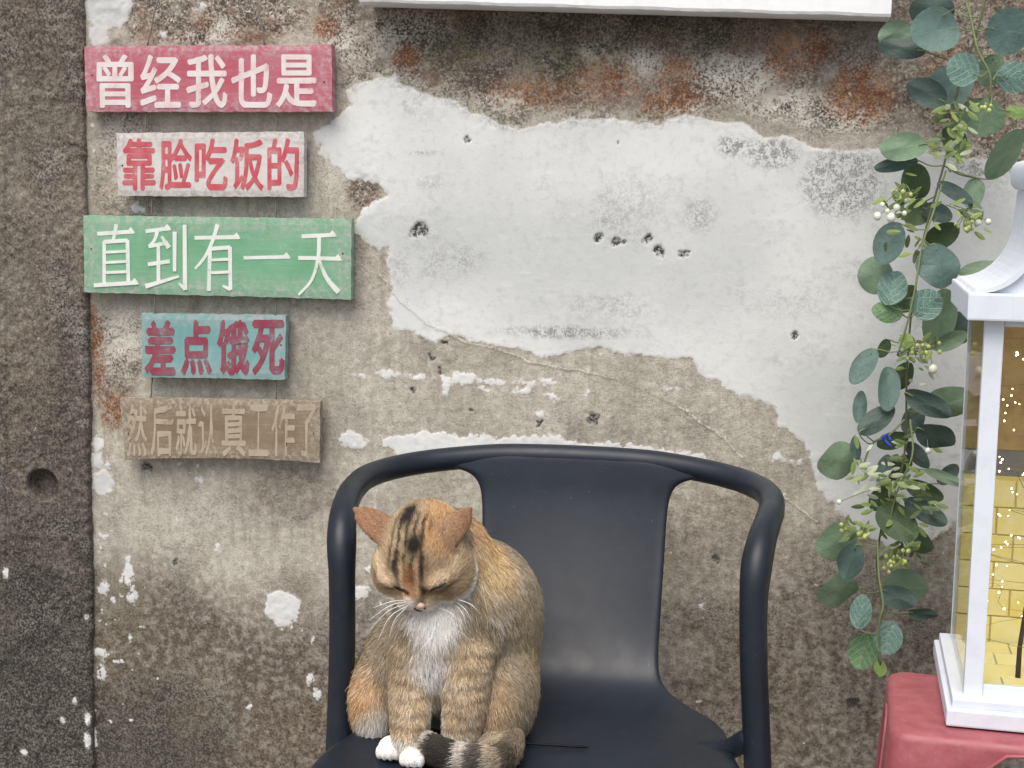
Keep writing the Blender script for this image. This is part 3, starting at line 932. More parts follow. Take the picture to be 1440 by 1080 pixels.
# ------------------------------------------------------------------ white lantern
def lantern():
    k = NT('whitewashed_wood', .6, .35)
    st = k.noise(1, 4, .6, vec=k.vmul(k.tc(), (160, 160, 14)))
    n = k.noise(35, 4, .6)
    c = k.mix(k.map(n, .4, .75, 0, .5), (.68, .72, .78), (.57, .61, .66))
    c = k.mix(k.map(st, .56, .76, 0, .35), c, (.55, .56, .57))
    white = k.done(c, k.bump(st, .25, .0006))
    g = NT('lantern_glass')
    g.n.remove(g.b)
    tr = g.n.new('ShaderNodeBsdfTransparent'); tr.inputs[0].default_value = (.95, .96, .95, 1)
    gl = g.n.new('ShaderNodeBsdfGlossy'); gl.inputs['Roughness'].default_value = .02
    lw = g.n.new('ShaderNodeLayerWeight'); lw.inputs['Blend'].default_value = .5
    fz = g.math('ADD', g.math('MULTIPLY', g.math('POWER', lw.outputs['Facing'], 4.5), .45), .03)
    mx = g.n.new('ShaderNodeMixShader')
    g.l.new(fz, mx.inputs[0]); g.l.new(tr.outputs[0], mx.inputs[1]); g.l.new(gl.outputs[0], mx.inputs[2])
    g.l.new(mx.outputs[0], g.n['Material Output'].inputs[0])
    glass = g.m
    W, D = .31, .27
    c0 = at_z(1330, 1021, TOP_Z + .0005)
    o = thing('lantern', 'white wooden lantern with glass sides and fairy lights, on the red stool', 'lantern', c0)
    o.rotation_euler.z = math.radians(-3.2)
    def b(name, lo, hi, mat, bev=.002, parent=None):
        bm = bmesh.new(); box(bm, lo, hi, bev)
        return bm_obj(name, bm, mat, parent or o)
    def slab(name, lo, hi, miter=True):
        return b(name, lo, hi, white, .0025)
    slab('plinth', (0, 0, 0), (W, D, .021))
    slab('plinth', (.006, .006, .0205), (W - .006, D - .006, .033))
    z0, z1 = .0325, .4790
    ins, pw = .0195, .0215
    for sx in (0, 1):
        for sy in (0, 1):
            x0 = ins if sx == 0 else W - ins - pw
            y0 = ins if sy == 0 else D - ins - pw
            p_ = pw if sy == 0 else .006
            y0_ = y0 if sy == 0 else D - ins - p_
            x0_ = x0 if (sy == 0 or sx == 0) else W - ins - p_
            b('post', (x0_, y0_, z0), (x0_ + p_, y0_ + (.012 if sy == 0 else p_), z1), white, .0012)
    b('rail', (ins + pw + .0003, ins + .003, z0), (W - ins - pw - .0003, ins + .0115, z0 + .014), white, .001)
    b('rail', (ins + pw + .0003, ins + .003, z1 - .008), (W - ins - pw - .0003, ins + .0115, z1), white, .001)
    # glass
    b('pane', (ins + pw + .0006, ins + .005, z0 + .0145), (W - ins - pw - .0006, ins + .007, z1 - .0085), glass, 0)
    for x in (ins + .0005, W - ins - .0025):
        b('pane', (x, ins + .0126, z0 + .001), (x + .002, D - ins - .0065, z1 - .001), glass, 0)
    # street reflection of the glass, built inside as gold, grey and yellow pieces
    gk = NT('reflection_gold', .5, .4)
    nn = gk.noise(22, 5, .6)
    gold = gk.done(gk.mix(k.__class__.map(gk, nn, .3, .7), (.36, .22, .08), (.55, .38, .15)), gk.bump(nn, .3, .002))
    gd = NT('reflection_grey', .6, .3); grey = gd.done(gd.mix(gd.noise(30), (.16, .15, .15), (.26, .24, .22)))
    yb = D - ins - .014
    xa, xb = ins + .004, W - ins - .004
    b('reflection_panel', (xa, yb, .292), (xb, yb + .005, z1 - .001), gold, 0)
    b('reflection_panel', (xa, yb, .258), (xb, yb + .005, .2915), grey, 0)
    b('reflection_panel', (xa, yb, z0 + .001), (xb, yb + .005, .2575), NT('reflection_joint', .9, .1).done((.70, .57, .20)), 0)
    tk = NT('reflection_yellow', .45, .5)  # yellow of the reflected sunlit paving, put into the colour
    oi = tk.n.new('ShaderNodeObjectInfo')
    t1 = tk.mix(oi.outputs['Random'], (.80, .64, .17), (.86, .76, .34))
    tile = tk.done(tk.mix(tk.map(tk.noise(50, 5, .65), .4, .7, 0, .45), t1, (.88, .82, .55)), tk.bump(tk.noise(120, 3), .2, .001))  # colour of the reflected paving, for the stand-in blocks
    rng = random.Random(8)
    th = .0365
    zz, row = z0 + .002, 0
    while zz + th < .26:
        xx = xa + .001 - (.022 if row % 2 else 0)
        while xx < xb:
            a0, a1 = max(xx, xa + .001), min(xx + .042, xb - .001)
            if a1 - a0 > .006: b('tile', (a0, yb - .003 - rng.uniform(0, .0012), zz), (a1, yb + .001, zz + th - .0016), tile, .0012)  # block standing in for a reflected paving stone
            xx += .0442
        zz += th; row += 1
    for r_ in range(4):  # reflected paving carried on as blocks over the lantern floor
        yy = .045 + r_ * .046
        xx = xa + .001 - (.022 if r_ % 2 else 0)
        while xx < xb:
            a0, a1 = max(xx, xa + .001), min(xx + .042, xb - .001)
            if a1 - a0 > .006: b('tile', (a0, yy, z0 + .0006), (a1, min(yy + .0438, yb - .0055), z0 + .004 + rng.uniform(0, .0006)), tile, .0008)  # block standing in for a reflected paving stone
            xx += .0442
    # twigs
    tw = NT('dark_twig', .9, .2); twm = tw.done(tw.mix(tw.noise(200), (.035, .022, .014), (.09, .06, .04)))
    for seed, bx in ((1, .088), (2, .15), (4, .215)):
        rng = random.Random(seed)
        bm = bmesh.new()
        def grow(p, d, L, r, dep):
            pts = [p]
            for i in range(5):
                d = (d + Vector((rng.uniform(-.16, .16), rng.uniform(-.06, .06), .06))).normalized()
                p = p + d * L / 5; pts.append(p)
            tube(bm, pts, [r * (1 - .5 * i / 5) for i in range(6)], 6)
            if dep:
                for q in range(2):
                    grow(pts[2 + q * 2], (d + Vector((rng.choice((-1, 1)) * rng.uniform(.4, .9), rng.uniform(-.2, .2), .1))).normalized(), L * .62, r * .55, dep - 1)
        grow(Vector((bx, .09, z0 + .003)), Vector((.05 if seed != 1 else .12, 0, 1)), .19, .0032, 3)
        for v in bm.verts:
            v.co.x = min(max(v.co.x, .032), W - .032); v.co.y = min(max(v.co.y, .04), .2); v.co.z = min(v.co.z, z1 - .01)
        bm_obj('twig', bm, twm, o, True)
    # fairy lights: a wire with tiny warm lamps
    em = NT('fairy_light_glow')
    em.b.inputs['Emission Color'].default_value = (1, .80, .42, 1)
    em.b.inputs['Emission Strength'].default_value = 20.0
    em.done((1, .9, .7))
    rng = random.Random(12)
    P = [Vector((rng.uniform(.035, W - .035), rng.uniform(.05, .20), z0 + .03 + (z1 - z0 - .05) * (i / 46))) for i in range(47)]
    bm = bmesh.new()
    tube(bm, catmull(P, 3), .00035, 4)
    wire = NT('copper_wire', .4, .5); wr = bm_obj('light_wire', bm, wire.done((.35, .2, .09)), o)
    bm = bmesh.new()
    for i in range(210):
        p = P[i % 47] if i < 47 else P[rng.randrange(46)].lerp(P[rng.randrange(46)], rng.random())
        p = Vector((p.x, p.y, min(p.z, z1 - .02)))
        bmesh.ops.create_icosphere(bm, subdivisions=1, radius=rng.uniform(.0006, .0013), matrix=Matrix.Translation(p))
    fl = bm_obj('fairy_light_string', bm, em.m, wr); fl['kind'] = 'stuff'
    # roof: slab, two concave slopes, recessed gable, neck and rolled cap
    slab('roof_slab', (-.002, -.002, z1), (W + .002, D + .002, z1 + .031))
    zr = z1 + .0308
    prof = [(0.003, 0)]
    Rr = .064
    for i in range(13):
        a = math.pi / 2 * i / 12
        prof.append((.006 + Rr * math.sin(a), .004 + (Rr + .012) * (1 - math.cos(a))))
    prof.append((.0725, .115))
    for sgn in (0, 1):
        bm = bmesh.new()
        def X(x): return x if sgn == 0 else W - x
        A = [[bm.verts.new((X(x + t), y, zr + z + u)) for x, z in prof] for y in (.002, D - .002) for t, u in ((0, .0),)]
        B = [[bm.verts.new((X(x + .004), y, zr + max(z - .004, 0))) for x, z in prof] for y in (.002, D - .002)]
        n = len(prof)
        for i in range(n - 1):
            bm.faces.new((A[0][i], A[0][i + 1], A[1][i + 1], A[1][i]))
            bm.faces.new((B[0][i], B[1][i], B[1][i + 1], B[0][i + 1]))
            bm.faces.new((A[0][i], B[0][i], B[0][i + 1], A[0][i + 1]))
            bm.faces.new((A[1][i], A[1][i + 1], B[1][i + 1], B[1][i]))
        bmesh.ops.recalc_face_normals(bm, faces=bm.faces)
        bm_obj('roof_slope', bm, white, o, False)
    for y in (.010, D - .016):
        bm = bmesh.new()
        L = [(x + .0045, max(z - .0045, .0003)) for x, z in prof]
        pts = L + [(W - x, z) for x, z in reversed(L)]
        f0 = [bm.verts.new((x, y, zr + z)) for x, z in pts]; f1 = [bm.verts.new((x, y + .006, zr + z)) for x, z in pts]
        bm.faces.new(f0); bm.faces.new(f1[::-1])
        for i in range(len(pts)): bm.faces.new((f0[i], f1[i], f1[(i + 1) % len(pts)], f0[(i + 1) % len(pts)]))
        bmesh.ops.recalc_face_normals(bm, faces=bm.faces)
        bm_obj('gable_panel', bm, white, o)
    bm = bmesh.new()
    box(bm, (.062, -.004, zr + .1152), (W - .062, D + .004, zr + .153), .017, 5)
    bm_obj('roof_cap', bm, white, o, True)
    bm = bmesh.new()
    tube(bm, [Vector((W / 2 + .03 * math.cos(a), D / 2, zr + .178 + .03 * math.sin(a))) for a in [math.pi * 2 * i / 24 for i in range(25)]], .004, 8)
    bm_obj('ring_handle', bm, white, o, True)
lantern()

# ------------------------------------------------------------------ eucalyptus garland
def leaf_material(name, a, b, vein=None, back=None):
    k = NT(name, .5, .35)
    oi = k.n.new('ShaderNodeObjectInfo')
    c = k.mix(oi.outputs['Random'], a, b)
    n = k.noise(1.6, 4, .6)
    c = k.mix(k.map(n, .35, .7, 0, .35), c, tuple(min(1, v * 1.5 + .02) for v in a))
    c = k.mix(k.map(k.noise(5.5, 5, .7), .60, .70, 0, .55), c, tuple(v * .55 + .02 for v in a))
    c = k.mix(k.map(k.noise(2.2, 3, .6), .62, .74, 0, .4), c, (.24, .22, .10))
    sx = k.n.new('ShaderNodeSeparateXYZ'); k.l.new(k.tc(), sx.inputs[0])
    ay = k.math('ABSOLUTE', sx.outputs[1])
    mid = k.map(ay, .0, .035, .5, 0)
    h = k.math('MULTIPLY', n, .3)
    if vein:
        v = k.vor(3.2, 'DISTANCE_TO_EDGE')
        w = k.n.new('ShaderNodeTexWave'); w.wave_type = 'BANDS'; w.bands_direction = 'DIAGONAL'
        w.inputs['Scale'].default_value = 1.3; w.inputs['Distortion'].default_value = 2.0; w.inputs['Detail'].default_value = 1
        vm = k.n.new('ShaderNodeCombineXYZ'); k.l.new(sx.outputs[0], vm.inputs[0]); k.l.new(k.math('MULTIPLY', ay, -1.0), vm.inputs[1])
        k.l.new(vm.outputs[0], w.inputs['Vector'])
        vv = k.math('MAXIMUM', k.map(v, .0, .07, .55, 0), k.map(w.outputs['Fac'], .86, .97, 0, .6))
        c = k.mix(vv, c, vein)
        h = k.math('ADD', h, k.math('MULTIPLY', vv, -.6))
        c = k.mix(mid, c, vein)
    else:
        c = k.mix(k.math('MULTIPLY', mid, .5), c, tuple(min(1, v * 1.8 + .03) for v in b))
    k.done(c, k.bump(h, .3, .04))
    k.b.inputs['Subsurface Weight'].default_value = 0.0
    tl = k.n.new('ShaderNodeBsdfTranslucent'); k.put(tl.inputs[0], c)
    ms = k.n.new('ShaderNodeMixShader'); ms.inputs[0].default_value = .22
    out = k.n['Material Output']
    k.l.new(k.b.outputs[0], ms.inputs[1]); k.l.new(tl.outputs[0], ms.inputs[2]); k.l.new(ms.outputs[0], out.inputs[0])
    return k.m

def leaf_mesh(name, point=0.0, cup=.14, fold=.1, mat=None, wav=.05, seed=0, cut=0.0):
    rng = random.Random(seed)
    bm = bmesh.new()
    seg, rings = 22, 4
    c = bm.verts.new((0, 0, 0)); prev = None
    ph = rng.uniform(0, 6)
    for r in range(1, rings + 1):
        row = []
        for i in range(seg):
            th = 2 * math.pi * i / seg
            x, y = math.cos(th), math.sin(th)
            y *= (1 - point * .5 * max(x, 0) ** 1.5)
            if x < -.9 and cut: x += cut * (x + .9) * -4
            q = r / rings
            z = cup * q * q * (.4 * x * x + y * y) - fold * abs(y) * q + wav * q * q * math.sin(th * 3 + ph) - .18 * (max(x, 0) * q) ** 2
            row.append(bm.verts.new((x * q, y * q, z)))
        if prev is None:
            for i in range(seg): bm.faces.new((c, row[i], row[(i + 1) % seg]))
        else:
            for i in range(seg): bm.faces.new((prev[i], row[i], row[(i + 1) % seg], prev[(i + 1) % seg]))
        prev = row
    me = bpy.data.meshes.new(name)
    bm.to_mesh(me); bm.free()
    me.polygons.foreach_set('use_smooth', np.ones(len(me.polygons), dtype=bool))
    me.materials.append(mat)
    return me

LEAVES = [  # centre x, y, length, width, angle of the long axis, kind, depth in front of the wall
    (1314, 44, 66, 62, 10, 'D', .16), (1258, 47, 46, 34, 20, 'M', .13), (1268, 68, 64, 28, -8, 'K', .14), (1419, 44, 60, 62, 170, 'D', .17), (1354, 98, 45, 46, -20, 'L', .19), (1426, 109, 46, 42, 170, 'L', .19),
    (1303, 130, 58, 38, -28, 'K', .13), (1338, 122, 62, 56, 60, 'D', .11), (1380, 165, 52, 62, 80, 'M', .10), (1412, 218, 72, 36, 62, 'M', .13), (1270, 207, 66, 38, 8, 'M', .16), (1260, 231, 62, 20, 10, 'K', .15),
    (1343, 271, 54, 20, -30, 'K', .17), (1250, 342, 60, 40, 68, 'D', .17), (1230, 387, 52, 46, 100, 'M', .13), (1254, 404, 48, 38, 80, 'L', .16), (1248, 438, 42, 30, -10, 'G', .16), (1321, 373, 60, 58, 100, 'D', .19),
    (1303, 428, 44, 43, 40, 'L', .20), (1322, 447, 82, 44, 80, 'M', .12), (1377, 378, 54, 20, 14, 'M', .16), (1369, 272, 42, 28, 75, 'M', .12), (1345, 462, 50, 40, 40, 'K', .10), (1310, 15, 60, 46, 0, 'K', .10),
    (1214, 515, 56, 28, 54, 'D', .16), (1248, 547, 58, 31, 86, 'D', .17), (1209, 572, 44, 19, 84, 'D', .15), (1233, 590, 60, 30, 34, 'K', .18), (1305, 568, 64, 32, -24, 'K', .18), (1334, 567, 62, 46, 15, 'M', .14),
    (1316, 613, 56, 38, -26, 'K', .18), (1284, 590, 42, 28, 62, 'K', .14), (1182, 649, 54, 52, 5, 'M', .14), (1203, 631, 36, 15, 95, 'D', .16), (1330, 672, 56, 14, -18, 'M', .17), (1333, 667, 36, 22, 42, 'K', .13),
    (1262, 735, 58, 44, -38, 'O', .17), (1302, 720, 58, 28, -26, 'K', .15), (1178, 763, 54, 54, 20, 'M', .13), (1196, 790, 58, 36, 72, 'D', .17), (1180, 833, 52, 50, 0, 'M', .13), (1211, 860, 46, 30, 80, 'L', .17),
    (1274, 826, 64, 50, -10, 'M', .13), (1263, 840, 54, 34, -28, 'D', .17), (1298, 863, 40, 18, -4, 'K', .16), (1249, 897, 44, 38, 80, 'L', .19), (1214, 916, 46, 40, 70, 'G', .15), (1238, 940, 24, 17, 85, 'Y', .18),
    (1274, 480, 22, 20, 80, 'Y', .19), (1335, 479, 52, 24, 20, 'M', .13), (1430, 158, 30, 18, -10, 'Y', .17), (1243, 490, 26, 18, 60, 'O', .14), (1290, 640, 42, 22, -50, 'K', .12), (1340, 200, 44, 34, 100, 'O', .09),
    (1300, 690, 50, 26, -20, 'O', .12), (1262, 660, 46, 30, 40, 'O', .11), (1288, 255, 50, 38, 100, 'O', .10), (1243, 660, 40, 20, 70, 'D', .13), (1240, 700, 44, 30, 50, 'O', .12), (1290, 760, 50, 30, -30, 'O', .12), (1270, 530, 44, 26, 70, 'O', .12), (1325, 330, 46, 34, 30, 'O', .10), (1255, 620, 44, 24, 20, 'O', .13), (1318, 300, 40, 26, -20, 'K', .11), (1275, 420, 40, 30, 60, 'O', .11), (1395, 100, 44, 40, 90, 'M', .10), (1290, 300, 40, 34, 30, 'O', .10)]

def garland():
    o = thing('eucalyptus_garland', 'hanging eucalyptus garland of round green leaves and white berries beside the lantern', 'garland', at(1290, 500, -.16))
    off = Vector(o.location)
    rng = random.Random(21)
    mats = dict(D=leaf_material('blue_green_leaf', (.105, .175, .157), (.13, .205, .18)),
                M=leaf_material('mid_green_leaf', (.16, .245, .155), (.195, .285, .185)),
                L=leaf_material('veined_teal_leaf', (.11, .21, .18), (.135, .235, .20), (.32, .43, .37)),
                G=leaf_material('veined_green_leaf', (.09, .19, .08), (.12, .23, .11), (.28, .38, .24)),
                K=leaf_material('dark_leaf', (.060, .096, .084), (.078, .118, .098)),
                O=leaf_material('olive_leaf', (.06, .10, .045), (.085, .13, .06)),
                Y=leaf_material('young_leaf', (.30, .44, .13), (.38, .50, .2)))
    lib = {}
    for q, m in mats.items():
        lib[q] = [leaf_mesh('leaf', .22, .16, .10, m, .05, 1), leaf_mesh('leaf', .42, .05, .16, m, .07, 2), leaf_mesh('leaf', .1, .26, -.02, m, .06, 3), leaf_mesh('leaf', .3, .30, .22, m, .12, 4), leaf_mesh('leaf', .15, -.12, .04, m, .13, 5)]
    st = NT('green_stem', .6, .3); stem_m = st.done(st.mix(st.noise(60), (.13, .17, .07), (.24, .28, .13)))
    wd = NT('brown_stem', .7, .3); stem_b = wd.done(wd.mix(wd.noise(60), (.08, .085, .045), (.15, .15, .08)))
    main = [(1400, -60, .12), (1375, 40, .13), (1345, 130, .12), (1335, 200, .13), (1318, 265, .14), (1300, 330, .15), (1288, 400, .16), (1280, 455, .16), (1275, 530, .15), (1274, 600, .15), (1268, 660, .15), (1245, 720, .15), (1233, 790, .15), (1240, 850, .16), (1238, 890, .17), (1236, 930, .18)]
    main3 = catmull([at(a, b, -c) for a, b, c in main], 6)
    sub = [[(1352, -20, .17), (1365, 25, .18), (1375, 70, .19), (1392, 105, .19), (1392, 140, .18)],
           [(1330, 240, .16), (1312, 300, .18), (1297, 345, .19), (1288, 400, .2), (1277, 450, .2), (1262, 500, .19)],
           [(1280, 590, .16), (1283, 640, .18), (1262, 690, .17), (1250, 740, .16)],
           [(1234, 760, .17), (1236, 810, .19), (1242, 850, .2), (1236, 880, .2), (1238, 935, .19)],
           [(1272, 590, .16), (1250, 612, .17), (1226, 625, .17), (1212, 660, .17)],
           [(1272, 90, .14), (1268, 130, .13), (1262, 190, .13)]]
    subs3 = [catmull([at(a, b, -c) for a, b, c in s], 6) for s in sub]
    bm = bmesh.new()
    tube(bm, [p - off for p in main3], .0016, 7)
    bm_obj('vine', bm, stem_b, o, True)
    bm = bmesh.new()
    for s in subs3[:5]: tube(bm, [p - off for p in s], .0015, 6)
    allpts = main3 + [p for s in subs3[:5] for p in s]
    view = (CAM - off).normalized()
    todo = []
    for cx, cy, L, Wd, ang, kind, dep in LEAVES:
        c = at(cx, cy, -dep)
        m = px_size(c)
        a = math.radians(ang)
        X = (at(cx + math.cos(a) * 10, cy - math.sin(a) * 10, -dep) - c).normalized()
        Ydir = (at(cx - math.sin(a) * 10, cy - math.cos(a) * 10, -dep) - c).normalized()
        near = min(allpts, key=lambda p: (p - c).length)
        if (near - c).dot(X) > 0: X = -X; Ydir = -Ydir
        Nn = X.cross(Ydir).normalized()
        tilt = rng.uniform(-.55, .35); roll = rng.uniform(-.45, .45)
        rot = Matrix.Rotation(tilt, 3, Ydir) @ Matrix.Rotation(roll, 3, X)
        X2, Y2, N2 = rot @ X, rot @ Ydir, rot @ Nn
        sx = L * .5 * m / max(.6, math.cos(tilt)) * 1.04; sy = Wd * .5 * m / max(.6, math.cos(roll)) * 1.04
        sz = (sx + sy) * .5
        me = lib[kind][rng.randrange(5)]
        lf = link(bpy.data.objects.new('leaf', me), o)
        M = Matrix(((X2.x * sx, Y2.x * sy, N2.x * sz, c.x - off.x), (X2.y * sx, Y2.y * sy, N2.y * sz, c.y - off.y), (X2.z * sx, Y2.z * sy, N2.z * sz, c.z - off.z), (0, 0, 0, 1)))
        lf.matrix_local = M
        base = c - X2 * sx * .98
        nb = min(allpts, key=lambda p: (p - base).length)
        mid = base.lerp(nb, .5) + Vector((0, 0, -.004))
        tube(bm, [q - off for q in catmull([nb, mid, base, base.lerp(c, .35)], 3)], .0010, 5)
    bm_obj('stem', bm, stem_m, o, True)
    # a bare twine hanging at the left of the garland
    bm = bmesh.new(); tube(bm, [p - off for p in subs3[5]], .0006, 5)
    bm_obj('twine', bm, CORD, o, True)
    # berries
    wm = NT('white_berry', .35, .5); wm.done(wm.mix(wm.noise(90), (.62, .66, .50), (.80, .80, .72)))
    ym = NT('green_berry', .4, .5); ym.done(ym.mix(ym.noise(90), (.32, .40, .10), (.55, .60, .24)))
    bmw = bmesh.new(); bmesh.ops.create_uvsphere(bmw, u_segments=12, v_segments=8, radius=1)
    mw = bpy.data.meshes.new('berry'); bmw.to_mesh(mw); bmw.free(); mw.materials.append(wm.m)
    mw.polygons.foreach_set('use_smooth', np.ones(len(mw.polygons), dtype=bool))
    myy = mw.copy(); myy.materials.clear(); myy.materials.append(ym.m)
    stalks = bmesh.new()
    def berry(px, py, r, dep, me, root):
        p = at(px, py, -dep)
        q = link(bpy.data.objects.new('berry', me), o); q.location = p - off
        s = r * (.7 if me is mw else .68) * px_size(p); q.scale = (s, s, s * 1.12)
        rr = at(*root, -.16)
        tube(stalks, [v - off for v in catmull([rr, rr.lerp(p, .5) + Vector((0, -.004, .003)), p], 3)], .0007, 5)
    for px, py, r in ((1234, 304, 8), (1253, 306, 9), (1261, 292, 7), (1241, 288, 5), (1248, 297, 5), (1376, 313, 6), (1390, 312, 6), (1272, 300, 5), (1312, 519, 9), (1180, 706, 5), (1305, 634, 6)):
        berry(px, py, r, .19, mw, (1300 + (px - 1300) * .4, py - 25))
    for cx, cy, n, sp in ((1268, 277, 9, 14), (1356, 318, 8, 12), (1290, 497, 12, 20), (1310, 491, 7, 14), (1190, 742, 4, 8), (1208, 755, 6, 10), (1218, 750, 4, 7), (1390, 152, 7, 10), (1262, 785, 10, 18), (1285, 770, 9, 16), (1250, 798, 6, 12)):
        for i in range(n):
            berry(cx + rng.uniform(-sp, sp), cy + rng.uniform(-sp * .6, sp * .6), rng.uniform(3.2, 5.2), .18 + rng.uniform(-.01, .01), myy, (cx + 4, cy - 18))
    bs = bm_obj('berry_stalks', stalks, stem_m, o, True); bs['kind'] = 'stuff'
    # slender filler leaflets
    fm = [leaf_material('pale_leaflet', (.42, .48, .32), (.58, .62, .46)), leaf_material('lime_leaflet', (.20, .28, .08), (.30, .38, .14)), leaf_material('green_leaflet', (.10, .15, .06), (.16, .22, .09))]
    fl = [leaf_mesh('leaflet', .7, .05, .2, m, .04, 7) for m in fm]
    def filler(cx, cy, n, sx_, sy_, mi, L0=18, up=None):
        for i in range(int(n * 1.7)):
            px, py = cx + rng.gauss(0, sx_), cy + rng.gauss(0, sy_)
            dep = .17 + rng.uniform(-.03, .03)
            c = at(px, py, -dep); m = px_size(c)
            d = Vector((rng.uniform(-1, 1), rng.uniform(-.7, .3), rng.uniform(-.7, .7))).normalized()
            L = L0 * rng.uniform(.7, 1.25) * .5 * m
            nrm = (view + Vector((rng.uniform(-.9, .9), 0, rng.uniform(-.3, 1.0)))).normalized()
            Yd = nrm.cross(d).normalized(); nrm = d.cross(Yd)
            lf = link(bpy.data.objects.new('leaflet', fl[rng.choice(mi)]), o)
            w = L * .36
            lf.matrix_local = Matrix(((d.x * L, Yd.x * w, nrm.x * w, c.x - off.x), (d.y * L, Yd.y * w, nrm.y * w, c.y - off.y), (d.z * L, Yd.z * w, nrm.z * w, c.z - off.z), (0, 0, 0, 1)))
    filler(1342, 195, 26, 14, 22, (0, 1, 1, 2))
    filler(1350, 165, 8, 14, 12, (1, 2))
    filler(1268, 285, 16, 16, 14, (1, 1, 2))
    filler(1360, 300, 10, 12, 16, (1, 2))
    filler(1222, 665, 15, 16, 20, (0, 0, 1))
    filler(1262, 672, 26, 20, 26, (0, 1, 2, 2))
    filler(1285, 700, 12, 16, 18, (1, 2, 2))
    filler(1288, 480, 10, 16, 18, (1, 1, 2), 14)
    filler(1290, 330, 10, 14, 20, (1, 2))
    filler(1210, 740, 9, 16, 12, (1, 2))
    filler(1265, 775, 18, 18, 14, (2, 2, 1), 16)
    filler(1300, 520, 6, 12, 14, (1, 0), 14)
    # blue knot
    bk = NT('blue_tie', .6, .3); bk.done((.03, .07, .33))
    bm = bmesh.new(); p = at(1247, 620, -.185) - off
    tube(bm, catmull([p + Vector((.006 * math.cos(a * 1.3) , .003 * math.sin(a * 2), .008 * math.sin(a))) for a in range(9)], 4), .0022, 6)
    bm_obj('blue_tie', bm, bk.m, o, True)
garland()

